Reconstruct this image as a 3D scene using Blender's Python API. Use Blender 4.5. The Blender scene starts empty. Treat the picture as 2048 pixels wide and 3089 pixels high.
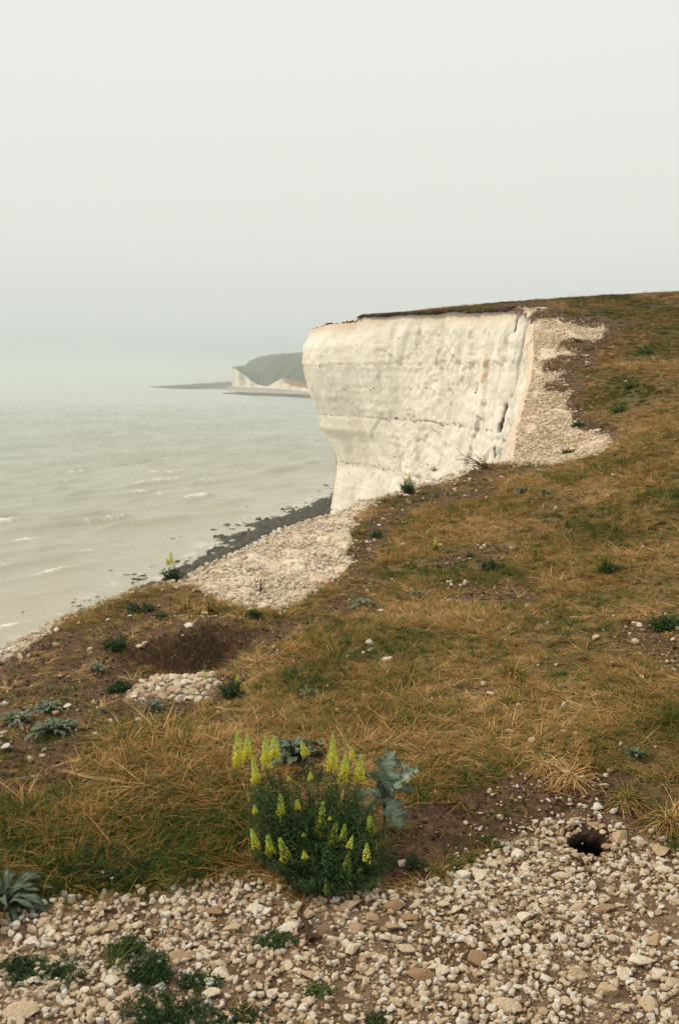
import bpy, math, random
import numpy as np
from mathutils import Vector, Euler, Matrix

random.seed(7)
RNG = np.random.default_rng(11)
SC = bpy.context.scene
COL = SC.collection
R = math.radians

# ------------------------------------------------------------------ camera
F = 3003.0            # focal length in pixels of the 2048 x 3089 photograph (35 mm on a 36 mm tall frame)
PITCH = R(8.08)
cam_data = bpy.data.cameras.new('camera')
cam_data.sensor_fit = 'VERTICAL'
cam_data.sensor_height = 36.0
cam_data.sensor_width = 24.0
cam_data.lens = 35.0
cam_data.clip_start = 0.05
cam_data.clip_end = 80000.0
cam = bpy.data.objects.new('camera', cam_data)
COL.objects.link(cam)
cam.location = (0, 0, 0)
cam.rotation_euler = (R(90) - PITCH, 0, 0)
SC.camera = cam

# ------------------------------------------------------------------ world + sun
SUN_EL, SUN_AZ = R(48), R(-82)       # azimuth clockwise from +Y (over the sea, to the left)
W = bpy.data.worlds.new('World'); SC.world = W; W.use_nodes = True
nt = W.node_tree; nt.nodes.clear()
def N(tree, kind, **kw):
    n = tree.nodes.new(kind)
    for k, v in kw.items(): setattr(n, k, v)
    return n
out = N(nt, 'ShaderNodeOutputWorld')
sky = N(nt, 'ShaderNodeTexSky', sky_type='NISHITA')
sky.sun_disc = False; sky.sun_elevation = SUN_EL; sky.sun_rotation = SUN_AZ
sky.dust_density = 4.0; sky.air_density = 1.0
bg1 = N(nt, 'ShaderNodeBackground'); bg1.inputs[1].default_value = 0.06
nt.links.new(sky.outputs[0], bg1.inputs[0])
bg2 = N(nt, 'ShaderNodeBackground'); bg2.inputs[1].default_value = 0.845     # even layer of high cloud
tc = N(nt, 'ShaderNodeTexCoord'); sp = N(nt, 'ShaderNodeSeparateXYZ')
ramp = N(nt, 'ShaderNodeValToRGB')
nt.links.new(tc.outputs['Generated'], sp.inputs[0]); nt.links.new(sp.outputs[2], ramp.inputs[0])
cr = ramp.color_ramp
cr.elements[0].position = 0.0; cr.elements[0].color = (0.62, 0.68, 0.66, 1)
cr.elements[1].position = 1.0; cr.elements[1].color = (1.0, 0.975, 0.90, 1)
e = cr.elements.new(0.055); e.color = (0.78, 0.81, 0.775, 1)
e = cr.elements.new(0.14); e.color = (0.91, 0.905, 0.85, 1)
e = cr.elements.new(0.30); e.color = (0.97, 0.955, 0.90, 1)
nt.links.new(ramp.outputs[0], bg2.inputs[0])
mx = N(nt, 'ShaderNodeMixShader'); mx.inputs[0].default_value = 0.93
nt.links.new(bg1.outputs[0], mx.inputs[1]); nt.links.new(bg2.outputs[0], mx.inputs[2])
nt.links.new(mx.outputs[0], out.inputs[0])

sun_d = bpy.data.lights.new('sun', 'SUN'); sun_d.energy = 2.6; sun_d.angle = R(12); sun_d.color = (1.0, 0.87, 0.68)
sun = bpy.data.objects.new('sun', sun_d); COL.objects.link(sun)
sd_ = Vector((math.sin(SUN_AZ) * math.cos(SUN_EL), math.cos(SUN_AZ) * math.cos(SUN_EL), math.sin(SUN_EL)))
sun.rotation_euler = sd_.to_track_quat('Z', 'Y').to_euler()

SC.view_settings.view_transform = 'Standard'
SC.view_settings.look = 'None'
SC.view_settings.gamma = 1.0
SC.view_settings.exposure = 0.15
SC.cycles.max_bounces = 6
SC.cycles.volume_bounces = 1
SC.cycles.use_denoising = True
HAZE_DENSITY = 0.00025
SEA = -35.0

# ------------------------------------------------------------------ maths helpers
def hash3(ix, iy, iz, seed):
    h = (ix.astype(np.int64) * 374761393 + iy.astype(np.int64) * 668265263 + iz.astype(np.int64) * 2147483647 + seed * 974711) & 0xffffffff
    h = ((h ^ (h >> 13)) * 1274126177) & 0xffffffff
    h = ((h ^ (h >> 16)) * 2246822519) & 0xffffffff
    return ((h ^ (h >> 15)) & 0xffffff) / float(0xffffff)
def noise3(x, y, z, seed=0):
    x, y, z = np.broadcast_arrays(np.asarray(x, float), np.asarray(y, float), np.asarray(z, float))
    xi, yi, zi = np.floor(x), np.floor(y), np.floor(z)
    fx, fy, fz = x - xi, y - yi, z - zi
    fx = fx * fx * (3 - 2 * fx); fy = fy * fy * (3 - 2 * fy); fz = fz * fz * (3 - 2 * fz)
    r = 0
    for a in (0, 1):
        for b in (0, 1):
            for c in (0, 1):
                w = (fx if a else 1 - fx) * (fy if b else 1 - fy) * (fz if c else 1 - fz)
                r = r + w * hash3(xi + a, yi + b, zi + c, seed)
    return r * 2 - 1
def noise2(x, y, seed=0):
    x, y = np.broadcast_arrays(np.asarray(x, float), np.asarray(y, float))
    xi, yi = np.floor(x), np.floor(y)
    fx, fy = x - xi, y - yi
    fx = fx * fx * (3 - 2 * fx); fy = fy * fy * (3 - 2 * fy)
    z0 = np.zeros_like(xi); r = 0
    for a in (0, 1):
        for b in (0, 1):
            r = r + (fx if a else 1 - fx) * (fy if b else 1 - fy) * hash3(xi + a, yi + b, z0, seed)
    return r * 2 - 1
def fbm2(x, y, oct=4, seed=0, gain=0.5):
    r, a, s = 0, 1.0, 0
    for o in range(oct):
        r = r + a * noise2(x * 2.03 ** o + 13.7 * o, y * 2.03 ** o - 7.1 * o, seed + o); s += a; a *= gain
    return r / s
def fbm3(x, y, z, oct=4, seed=0, gain=0.5):
    r, a, s = 0, 1.0, 0
    for o in range(oct):
        k = 2.03 ** o
        r = r + a * noise3(x * k + 13.7 * o, y * k - 7.1 * o, z * k + 3.3 * o, seed + o); s += a; a *= gain
    return r / s
def sstep(a, b, x):
    t = np.clip((np.asarray(x, float) - a) / (b - a), 0, 1); return t * t * (3 - 2 * t)

def facets(x, y, z, seed=0):
    """blocky relief: every cell of a jittered lattice is a tilted plane; returns about -1..1"""
    x, y, z = np.broadcast_arrays(np.asarray(x, float), np.asarray(y, float), np.asarray(z, float))
    xi, yi, zi = np.floor(x), np.floor(y), np.floor(z); best = np.full(x.shape, 9.0); val = np.zeros(x.shape)
    for a in (-1, 0, 1):
        for b in (-1, 0, 1):
            for c in (-1, 0, 1):
                i, j, k = xi + a, yi + b, zi + c
                dx, dy, dz = x - i - hash3(i, j, k, seed), y - j - hash3(i, j, k, seed + 1), z - k - hash3(i, j, k, seed + 2)
                d = dx * dx + dy * dy + dz * dz; m = d < best
                v = (hash3(i, j, k, seed + 3) - .5) * 1.3 + dz * (hash3(i, j, k, seed + 4) - .5) * 1.8 + (dx + dy) * (hash3(i, j, k, seed + 5) - .5) * 1.8
                val = np.where(m, v, val); best = np.where(m, d, best)
    return val
cp, spp = math.cos(PITCH), math.sin(PITCH)
def pix(u, v, Y):
    """world point at forward distance Y on the sight line of photograph pixel (u, v)"""
    a, b = (u - 1024) / F, (v - 1544.5) / F
    k = Y / (cp - b * spp)
    return (a * k, Y, (-spp - b * cp) * k)
def proj(x, y, z):
    dep = y * cp - z * spp
    up = y * spp + z * cp
    dep = np.maximum(dep, 0.05)
    return 1024 + F * x / dep, 1544.5 - F * up / dep
def poly_sd(px, py, poly):
    """signed distance to a polygon, positive inside"""
    px = np.asarray(px, float); py = np.asarray(py, float)
    P = np.array(poly, float); Q = np.roll(P, -1, 0)
    d2 = np.full(px.shape, 1e18); ins = np.zeros(px.shape, bool)
    for (x0, y0), (x1, y1) in zip(P, Q):
        ex, ey = x1 - x0, y1 - y0; L = ex * ex + ey * ey + 1e-12
        t = np.clip(((px - x0) * ex + (py - y0) * ey) / L, 0, 1)
        dx, dy = px - x0 - t * ex, py - y0 - t * ey
        d2 = np.minimum(d2, dx * dx + dy * dy)
        c = ((y0 > py) != (y1 > py)) & (px < (x1 - x0) * (py - y0) / (y1 - y0 + 1e-18) + x0)
        ins ^= c
    return np.where(ins, 1, -1) * np.sqrt(d2)

# ------------------------------------------------------------------ cliff top edge: (u, v, Y) read on the photograph, then world points
EDGE_PIX = [(0, 1955, 6.0), (131, 1894, 6.5), (261, 1829, 6.9), (392, 1783, 7.3), (496, 1757, 7.7), (562, 1737, 8.0), (627, 1698, 8.5), (731, 1652, 9.1),
            (836, 1606, 9.9), (973, 1563, 11.0), (1110, 1509, 12.0), (1241, 1476, 13.0), (1384, 1424, 14.2), (1489, 1397, 15.2),
            (1545, 1380, 17.0), (1556, 1300, 19.0), (1576, 1230, 22.0), (1598, 1150, 26.0), (1606, 1080, 30.0), (1604, 1010, 35.0), (1609, 965, 38.6),
            (1600, 943, 39.9), (1582, 935, 40.1), (1562, 931, 40.4), (1568, 930, 42.0), (1558, 930, 43.6), (1500, 930, 46.5), (1400, 935, 51.0), (1200, 944, 57.0), (1080, 950, 60.0), (985, 963, 62.5)]
EDGE = [(-40, -40), (-14, -6), (-9, 0), (-5.5, 2.6), (-3.6, 4.1), (-2.6, 5.2)] + [pix(*p)[:2] for p in EDGE_PIX] + \
       [(-1.60, 64.2), (-1.2, 66.2), (0.6, 70), (5, 77), (13, 88), (22, 104), (40, 130)]
LAND = EDGE + [(400, 400), (400, -60), (-40, -60)]

# ------------------------------------------------------------------ ground height: thin plate through control points
CP = [pix(*p) for p in EDGE_PIX]
CPP = [(0,3089,2.3),(0,2700,2.95),(0,2400,3.5),(0,2200,4.15),(0,2050,5.1),
       (500,3089,2.3),(500,2700,2.92),(500,2400,3.45),(500,2200,4.05),(500,2050,4.9),(500,1900,6.0),
       (1000,3089,2.3),(1000,2700,2.88),(1000,2560,3.12),(1000,2400,3.45),(1000,2200,4.0),(1000,2000,5.0),(1000,1800,6.9),(1000,1700,8.2),
       (1240,1800,6.8),(1240,1600,9.5),
       (1480,3089,2.3),(1480,2700,2.85),(1480,2560,3.15),(1480,2400,3.4),(1480,2200,4.0),(1480,2000,4.9),(1480,1800,6.5),(1480,1600,8.9),(1480,1480,11.6),
       (1830,2700,2.85),(1830,2560,3.15),(1830,2420,3.35),(1830,2200,3.9),(1830,2000,4.7),(1830,1800,6.0),(1830,1600,8.0),(1830,1450,10.6),(1830,1395,12.2),
       (1830,1340,15.0),(1800,1250,18.5),(1700,1398,14.0),(1620,1392,15.2),
       (1700,1350,16.6),(1700,1250,20.0),(1700,1150,24.5),(1700,1050,30.5),(1700,1000,34.0),(1650,950,40.0),
       (1860,1150,22.0),(1860,1050,30.0),(1850,960,42.0),
       (2048,3089,2.3),(2048,2700,2.85),(2048,2450,3.3),(2048,2200,3.85),(2048,1900,5.0),(2048,1700,6.4),(2048,1500,8.6),(2048,1300,12.5),(2048,1150,19.5),(2048,1000,34.0),(2048,930,48.0),
       (2048,880,60.0),(1930,887,59.0),(1830,895,58.0),(1700,906,55.0),(1620,917,51.0),
       (2500,3089,2.25),(2500,2200,3.7),(2500,1500,8.2),(2500,1150,19.0),(2500,900,45.0),(2500,860,58.0),
       (-500,3089,2.35),(-500,2400,3.6)]
CP += [pix(*p) for p in CPP]
CP += [(1.3, 75, 3.2), (8, 75, 3.7), (16, 78, 4.3), (24, 80, 5.0), (10, 56, 3.75), (5, 66, 3.55), (30, 110, 4.0), (60, 110, 5.0), (50, 60, 6.5),
       (-1, 0, -1.66), (1, 0, -1.6), (4, 1, -1.55), (-4, 0.5, -1.72), (0, -6, -1.8), (8, -4, -1.7), (90, 20, 4), (30, 10, 0.6)]
CP = np.array(CP)
def _phi(r2): return 0.5 * r2 * np.log(r2 + 1e-9)
def _solve():
    # scale space so that near and far points weigh alike
    X = CP[:, :2]; n = len(X)
    K = _phi(((X[:, None] - X[None]) ** 2).sum(-1)) + np.eye(n) * 0.02
    P = np.hstack([np.ones((n, 1)), X])
    A = np.vstack([np.hstack([K, P]), np.hstack([P.T, np.zeros((3, 3))])])
    return np.linalg.solve(A, np.concatenate([CP[:, 2], np.zeros(3)]))
TW = _solve()
def tps(x, y):
    x = np.asarray(x, float); y = np.asarray(y, float)
    r = TW[-3] + TW[-2] * x + TW[-1] * y
    for (cx, cy, _), w in zip(CP, TW[:-3]):
        r = r + w * _phi((x - cx) ** 2 + (y - cy) ** 2)
    return r
HOLE = None
def ground0(x, y):
    x = np.asarray(x, float); y = np.asarray(y, float)
    z = tps(x, y)
    # scooped hollow with a steep back
    fx = np.exp(-((x + 0.86) / 0.32) ** 4)
    back = 5.78 + 0.10 * np.sin(x * 7)
    prof = np.clip((y - 4.9) / 0.75, 0, 1) * (1 - sstep(back - 0.09, back, y))
    z = z - 0.22 * fx * prof
    z = z + 0.05 * fx * np.exp(-((y - 5.95) / 0.3) ** 2)
    z = z - .32 * sstep(1.45, .95, x) * (y > 54) * (y < 72) * sstep(-8, -3, x)
    # hummocks, growing with distance
    amp = 0.35 + 0.65 * sstep(4, 14, y)
    z = z + amp * (0.045 * fbm2(x * 1.1, y * 1.1, 3, 5) + 0.025 * fbm2(x * 4, y * 4, 3, 9)) + sstep(25, 60, y) * 0.12 * fbm2(x * .35, y * .35, 3, 19)
    z = z + 0.008 * fbm2(x * 22, y * 22, 2, 15) * (y < 12)
    return z
def ground_at(u, v, y0=2.0, y1=70.0):
    Y = np.exp(np.linspace(math.log(y0), math.log(y1), 900))
    a, b = (u - 1024) / F, (v - 1544.5) / F
    k = Y / (cp - b * spp); x = a * k; zr = (-spp - b * cp) * k
    g = ground0(x, Y); idx = np.where(zr < g)[0]
    i = idx[0] if len(idx) else len(Y) - 1
    return Vector((float(x[i]), float(Y[i]), float(g[i])))

# ------------------------------------------------------------------ zones of the ground (drawn on the photograph, looked up for world points)
Z_EDGE = [(-700, 2300), (-700, 1990), (0, 1925), (131, 1860), (261, 1800), (392, 1750), (562, 1705), (731, 1620), (836, 1575), (973, 1530), (1110, 1480), (1241, 1445), (1384, 1395), (1489, 1370),
          (1560, 1380), (1500, 1398), (1390, 1440), (1300, 1465), (1200, 1498), (1130, 1530), (1080, 1570), (1070, 1620), (1060, 1690), (1010, 1745), (950, 1790), (900, 1830), (850, 1850), (760, 1848),
          (700, 1838), (650, 1805), (570, 1765), (480, 1772), (400, 1792), (300, 1835), (200, 1885), (100, 1935), (60, 1965), (0, 2000)]
Z_COVE = [(1500, 1400), (1600, 1394), (1700, 1398), (1760, 1385), (1820, 1370), (1850, 1355), (1830, 1320), (1780, 1300), (1740, 1260), (1715, 1220), (1720, 1190), (1650, 1172), (1720, 1120), (1640, 1122),
          (1650, 1095), (1690, 1070), (1770, 1078), (1700, 1050), (1670, 1060), (1700, 1030), (1810, 1020), (1820, 990), (1760, 975), (1640, 968), (1590, 958), (1640, 930), (1600, 925), (1520, 925)]
Z_HOL = [(435, 2062), (480, 2035), (560, 2018), (630, 2022), (665, 2060), (655, 2095), (600, 2120), (520, 2112), (470, 2108), (405, 2130), (378, 2115), (385, 2090)]
Z_FG = [(-800, 2760), (0, 2765), (120, 2725), (300, 2702), (450, 2690), (560, 2650), (700, 2660), (800, 2680), (900, 2700), (1050, 2700), (1200, 2690), (1300, 2665), (1360, 2625), (1450, 2585),
        (1530, 2540), (1620, 2510), (1690, 2480), (1760, 2455), (1840, 2470), (1900, 2500), (1960, 2555), (2048, 2585), (2900, 2600), (2900, 9000), (-800, 9000)]
Z_DIRT = [(-300, 2050), (60, 1955), (300, 1830), (520, 1765), (640, 1830), (760, 1860), (900, 1850), (1000, 1780), (1080, 1700), (1170, 1740), (1150, 1830), (900, 1900), (880, 1960), (780, 2030),
          (760, 2120), (650, 2170), (430, 2180), (350, 2250), (300, 2380), (100, 2420), (-300, 2400)]
Z_BANK = [(1180, 2480), (1230, 2420), (1350, 2400), (1500, 2345), (1700, 2335), (1900, 2340), (1960, 2400), (1940, 2500), (1700, 2440), (1530, 2520), (1360, 2610), (1200, 2720), (1150, 2600)]
Z_DIRT3 = [(1060, 1640), (1110, 1570), (1210, 1520), (1400, 1450), (1500, 1420), (1480, 1440), (1300, 1510), (1190, 1590), (1130, 1720), (1060, 1740)]
Z_LONG = [(330, 2200), (450, 2190), (720, 2240), (780, 2420), (770, 2600), (600, 2650), (400, 2680), (150, 2700), (-500, 2760), (-500, 2420), (200, 2400)]
def zones(x, y, z=None):
    x = np.asarray(x, float); y = np.asarray(y, float)
    if z is None: z = ground0(x, y)
    u, v = proj(x, y, z)
    n1 = fbm2(x * 3.1 / (1 + y * .08), y * 3.1 / (1 + y * .08), 4, 31)
    n2 = fbm2(x * 9 / (1 + y * .12), y * 9 / (1 + y * .12), 3, 47)
    wob = 26 * n1 + 12 * n2
    def m(poly, soft, k=1.0): return sstep(-soft, soft, poly_sd(u, v, poly) + wob * k)
    edge = m(Z_EDGE, 24, .9); cove = m(Z_COVE, 24, .85) * (y > 13.5) * (y < 48)
    hol = m(Z_HOL, 7, .25) * (y < 5.45); fg = m(Z_FG, 38, 1.5) * (y < 4.2)
    edge = edge * (.25 + .75 * sstep(.35, .9, edge)); cove = cove * (.25 + .75 * sstep(.35, .9, cove))
    rub = np.maximum(np.maximum(edge * (y > 4.3), cove), np.maximum(hol, fg))
    dirt = np.maximum(m(Z_DIRT, 60, 2.2) * 0.9, m(Z_BANK, 16, 1.0))
    dirt = np.maximum(dirt, m(Z_DIRT3, 25, 1.2))
    covd = sstep(-75, -10, poly_sd(u, v, Z_COVE) + wob * 1.3) * (y > 15) * (y < 50)
    dirt = np.maximum(dirt, covd * .85)
    dirt = np.maximum(dirt, 0.85 * sstep(0.18, 0.48, fbm2(x * 1.3 / (1 + y * .06), y * 1.3 / (1 + y * .06), 4, 77)))
    dirt = dirt * (1 - rub)
    nosec = sstep(1.5, .95, x) * (y > 54) * (y < 72); rub = np.maximum(rub, nosec); dirt = dirt * (1 - nosec)
    green = sstep(-.10, 0.50, fbm2(x * 1.9 / (1 + y * .06), y * 1.9 / (1 + y * .06), 4, 91, .6) + 0.22 * sstep(25, 50, y) + .1 * (x > 1) * (y < 10))
    lng = m(Z_LONG, 50, 1.5) * (y < 4.6)
    return dict(u=u, v=v, rub=rub, fg=fg, edge=edge, cove=cove, hol=hol, dirt=dirt, green=green, long=lng)

# ------------------------------------------------------------------ object helpers
def setp(o, label=None, cat=None, group=None, kind=None):
    if label: o['label'] = label
    if cat: o['category'] = cat
    if group: o['group'] = group
    if kind: o['kind'] = kind
    return o
def mesh_np(name, V, Fc, mat=None, cols=None, smooth=True, attrs=None):
    """V (n,3), Fc (m,k) all faces with k corners"""
    V = np.asarray(V, np.float32); Fc = np.asarray(Fc, np.int32)
    me = bpy.data.meshes.new(name); k = Fc.shape[1]; m = len(Fc)
    me.vertices.add(len(V)); me.vertices.foreach_set('co', V.ravel())
    me.loops.add(m * k); me.loops.foreach_set('vertex_index', Fc.ravel())
    me.polygons.add(m); me.polygons.foreach_set('loop_start', np.arange(0, m * k, k, dtype=np.int32))
    me.polygons.foreach_set('use_smooth', np.full(m, smooth))
    me.update(calc_edges=True); me.validate()
    if cols is not None:
        c = np.asarray(cols, np.float32)
        if c.shape[1] == 3: c = np.hstack([c, np.ones((len(c), 1), np.float32)])
        dom = 'POINT' if len(c) == len(V) else 'FACE'
        a = me.attributes.new('tint', 'FLOAT_COLOR', dom); a.data.foreach_set('color', c.ravel())
    for nm, arr in (attrs or {}).items():
        arr = np.asarray(arr, np.float32)
        a = me.attributes.new(nm, 'FLOAT', 'POINT' if len(arr) == len(V) else 'FACE'); a.data.foreach_set('value', arr)
    if mat: me.materials.append(mat)
    return me
def link(name, me, parent=None, loc=None, rot=None, scale=None):
    o = bpy.data.objects.new(name, me); COL.objects.link(o)
    if parent: o.parent = parent
    if loc is not None: o.location = loc
    if rot is not None: o.rotation_euler = rot
    if scale is not None: o.scale = scale if hasattr(scale, '__len__') else (scale,) * 3
    return o
def grid_faces(nr, nc, keep=None):
    i = np.arange(nr - 1)[:, None] * nc + np.arange(nc - 1)[None]
    f = np.stack([i, i + 1, i + nc + 1, i + nc], -1).reshape(-1, 4)
    return f if keep is None else f[keep.ravel()]

# ------------------------------------------------------------------ materials
class MB:
    def __init__(s, name, rough=0.9, spec=0.3):
        s.m = bpy.data.materials.new(name); s.m.use_nodes = True; s.t = s.m.node_tree
        s.p = s.t.nodes['Principled BSDF']; s.p.inputs['Roughness'].default_value = rough
        s.p.inputs['Specular IOR Level'].default_value = spec
        s.out = s.t.nodes['Material Output']
    def n(s, kind, **kw): return N(s.t, kind, **kw)
    def l(s, a, b): s.t.links.new(a, b)
    def pos(s):
        g = s.n('ShaderNodeNewGeometry'); return g.outputs['Position']
    def noise(s, scale, detail=4, rough=0.55, vec=None, dist=0.0):
        n = s.n('ShaderNodeTexNoise'); n.inputs['Scale'].default_value = scale; n.inputs['Detail'].default_value = detail
        n.inputs['Roughness'].default_value = rough; n.inputs['Distortion'].default_value = dist
        if vec is not None: s.l(vec, n.inputs['Vector'])
        return n.outputs['Fac']
    def vor(s, scale, vec=None, feature='F1'):
        n = s.n('ShaderNodeTexVoronoi', feature=feature); n.inputs['Scale'].default_value = scale
        if vec is not None: s.l(vec, n.inputs['Vector'])
        return n
    def mapr(s, v, a, b, c=0.0, d=1.0):
        n = s.n('ShaderNodeMapRange'); s.l(v, n.inputs[0])
        for i, q in zip((1, 2, 3, 4), (a, b, c, d)): n.inputs[i].default_value = q
        return n.outputs[0]
    def mix(s, f, a, b, blend='MIX'):
        n = s.n('ShaderNodeMix', data_type='RGBA', blend_type=blend)
        for sock, q in ((n.inputs[0], f), (n.inputs[6], a), (n.inputs[7], b)):
            if isinstance(q, (int, float)): sock.default_value = q
            elif isinstance(q, (tuple, list)): sock.default_value = (*q[:3], 1)
            else: s.l(q, sock)
        return n.outputs[2]
    def math(s, op, a, b=0.0):
        n = s.n('ShaderNodeMath', operation=op)
        for sock, q in zip(n.inputs, (a, b)):
            if isinstance(q, (int, float)): sock.default_value = q
            else: s.l(q, sock)
        return n.outputs[0]
    def attr(s, name, typ='GEOMETRY', out='Fac'):
        n = s.n('ShaderNodeAttribute', attribute_type=typ, attribute_name=name); return n.outputs[out]
    def color(s, c):
        if isinstance(c, (tuple, list)): s.p.inputs['Base Color'].default_value = (*c[:3], 1)
        else: s.l(c, s.p.inputs['Base Color'])
    def bump(s, h, strength=0.5, dist=0.01):
        n = s.n('ShaderNodeBump'); n.inputs['Strength'].default_value = strength; n.inputs['Distance'].default_value = dist
        s.l(h, n.inputs['Height'])
        prev = s.p.inputs['Normal'].links
        if prev: s.l(prev[0].from_socket, n.inputs['Normal'])
        s.l(n.outputs[0], s.p.inputs['Normal'])

# ground: soil, crumbs of chalk, thatch; the three masks are stored on the mesh
g = MB('ground_soil_turf', 0.95, 0.15); P = g.pos()
mask = g.n('ShaderNodeAttribute', attribute_type='GEOMETRY', attribute_name='tint')
sx = g.n('ShaderNodeSeparateColor'); g.l(mask.outputs['Color'], sx.inputs[0])
soil = g.mix(g.mapr(g.noise(2.5, 6, .6, P), .35, .7), (0.046, 0.027, 0.0155), (0.115, 0.067, 0.036))
soil = g.mix(g.mapr(g.noise(38, 3, .6, P), .45, .72, 0, .6), soil, (0.20, 0.125, 0.072))
thatch = g.mix(g.mapr(g.noise(6, 6, .7, P), .38, .66), (0.085, 0.050, 0.020), (0.25, 0.155, 0.058))
thatch = g.mix(g.mapr(sx.outputs[2], 0, 1, 0, .8), thatch, g.mix(g.noise(11, 5, .7, P), (0.045, 0.045, 0.014), (0.115, 0.105, 0.035)))
thatch = g.mix(g.mapr(g.noise(60, 3, .7, P), .5, .75, 0, .6), thatch, (0.22, 0.15, 0.075))
base = g.mix(g.mapr(g.math('ADD', sx.outputs[1], g.mapr(g.noise(9, 4, .6, P), 0, 1, -.25, .25)), .3, .65), thatch, soil)
rubc = g.mix(g.mapr(g.noise(14, 4, .6, P), .35, .7), (0.10, 0.060, 0.034), (0.30, 0.215, 0.145))
rubc = g.mix(g.mapr(g.noise(3.2, 4, .6, P), .42, .6, 0, .75), rubc, (0.085, 0.048, 0.028))
far_rub = g.mix(g.mapr(g.noise(9, 5, .65, P), .36, .66), (0.46, 0.34, 0.235), (0.74, 0.65, 0.52))
sy = g.n('ShaderNodeSeparateXYZ'); g.l(P, sy.inputs[0])
rubc = g.mix(g.mapr(sy.outputs[1], 4.5, 6.5), rubc, far_rub)
base = g.mix(g.mapr(g.math('ADD', sx.outputs[0], g.mapr(g.noise(12, 4, .6, P), 0, 1, -.2, .2)), .35, .7), base, rubc)
vv = g.vor(55, P); crumb = g.mapr(vv.outputs['Distance'], .16, .24, 1, 0)
rc = g.n('ShaderNodeSeparateColor'); g.l(vv.outputs['Color'], rc.inputs[0])
crumb = g.math('MULTIPLY', crumb, g.mapr(rc.outputs[0], .80, .82))
base = g.mix(g.math('MULTIPLY', crumb, g.mapr(g.noise(1.6, 3, .6, P), .4, .6, .25, 1)), base, (0.56, 0.47, 0.36))
g.color(base)
g.bump(g.noise(26, 6, .65, P), 0.9, 0.02); g.bump(g.noise(120, 4, .6, P), 0.6, 0.006)
M_GROUND = g.m

# chalk of the cliff
c = MB('chalk_cliff_face', 0.95, 0.1); P = c.pos()
mp = c.n('ShaderNodeMapping'); mp.inputs['Scale'].default_value = (0.5, 0.5, 1.6); c.l(P, mp.inputs[0])
mv = c.n('ShaderNodeMapping'); mv.inputs['Scale'].default_value = (1.2, 1.2, 0.22); c.l(P, mv.inputs[0])
chalk = c.mix(c.mapr(c.noise(.55, 5, .6, P), .35, .68), (0.72, 0.67, 0.58), (0.86, 0.82, 0.74))
chalk = c.mix(c.mapr(c.noise(1.6, 6, .6, mp.outputs[0]), .52, .75, 0, .55), chalk, (0.58, 0.50, 0.385))
chalk = c.mix(c.mapr(c.noise(1.0, 6, .65, mv.outputs[0]), .56, .76, 0, .5), chalk, (0.60, 0.53, 0.42))
chalk = c.mix(c.mapr(c.noise(3.5, 7, .75, P), .59, .76, 0, .45), chalk, (0.44, 0.37, 0.275))
chalk = c.mix(c.mapr(c.noise(1.1, 9, .75, P), .55, .62, 0, .16), chalk, (0.62, 0.52, 0.37))
st = c.attr('stain'); chalk = c.mix(st, chalk, (0.52, 0.30, 0.12))
so = c.attr('soil'); chalk = c.mix(so, chalk, (0.07, 0.045, 0.03))  # shade of the open crack painted as a dark earth colour on the chalk
bt = c.attr('band'); chalk = c.mix(c.math('MULTIPLY', bt, c.mapr(c.noise(3.5, 4, .7, P), .46, .60)), chalk, (0.19, 0.14, 0.10))
c.color(chalk)
c.bump(c.noise(1.5, 8, .68, mp.outputs[0]), 0.35, 0.22); c.bump(c.noise(2.6, 12, .78, P), .75, 0.14); c.bump(c.noise(14, 8, .75, P), .6, 0.03)
M_CHALK = c.m

def stone_mat(name, inst):
    s = MB(name, 0.92, 0.15)
    if inst: tone = s.attr('tone', 'INSTANCER')
    else:
        oi = s.n('ShaderNodeObjectInfo'); sc_ = s.n('ShaderNodeSeparateColor'); s.l(oi.outputs['Color'], sc_.inputs[0]); tone = sc_.outputs[0]
    r = s.n('ShaderNodeValToRGB'); s.l(tone, r.inputs[0]); cr = r.color_ramp
    cr.elements[0].position = 0; cr.elements[0].color = (0.25, 0.145, 0.08, 1)
    cr.elements[1].position = 1; cr.elements[1].color = (0.88, 0.84, 0.75, 1)
    for p_, q in ((.25, (0.42, .275, .155)), (.5, (.58, .43, .27)), (.75, (.76, .62, .44)), (.9, (.84, .745, .59))):
        e = cr.elements.new(p_); e.color = (*q, 1)
    tco = s.n('ShaderNodeTexCoord')
    b = s.mix(s.mapr(s.noise(2.2, 5, .65, tco.outputs['Object']), .45, .72, 0, .55), r.outputs[0], (0.36, 0.235, 0.145))
    b = s.mix(s.mapr(s.noise(9, 4, .6, tco.outputs['Object']), .62, .72, 0, .45), b, (0.30, 0.19, 0.12))
    s.color(b); s.bump(s.noise(4.5, 6, .65, tco.outputs['Object']), .6, .12)
    return s.m
M_STONE_I = stone_mat('chalk_stone_many', True)
M_STONE = stone_mat('chalk_stone', False)

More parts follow.
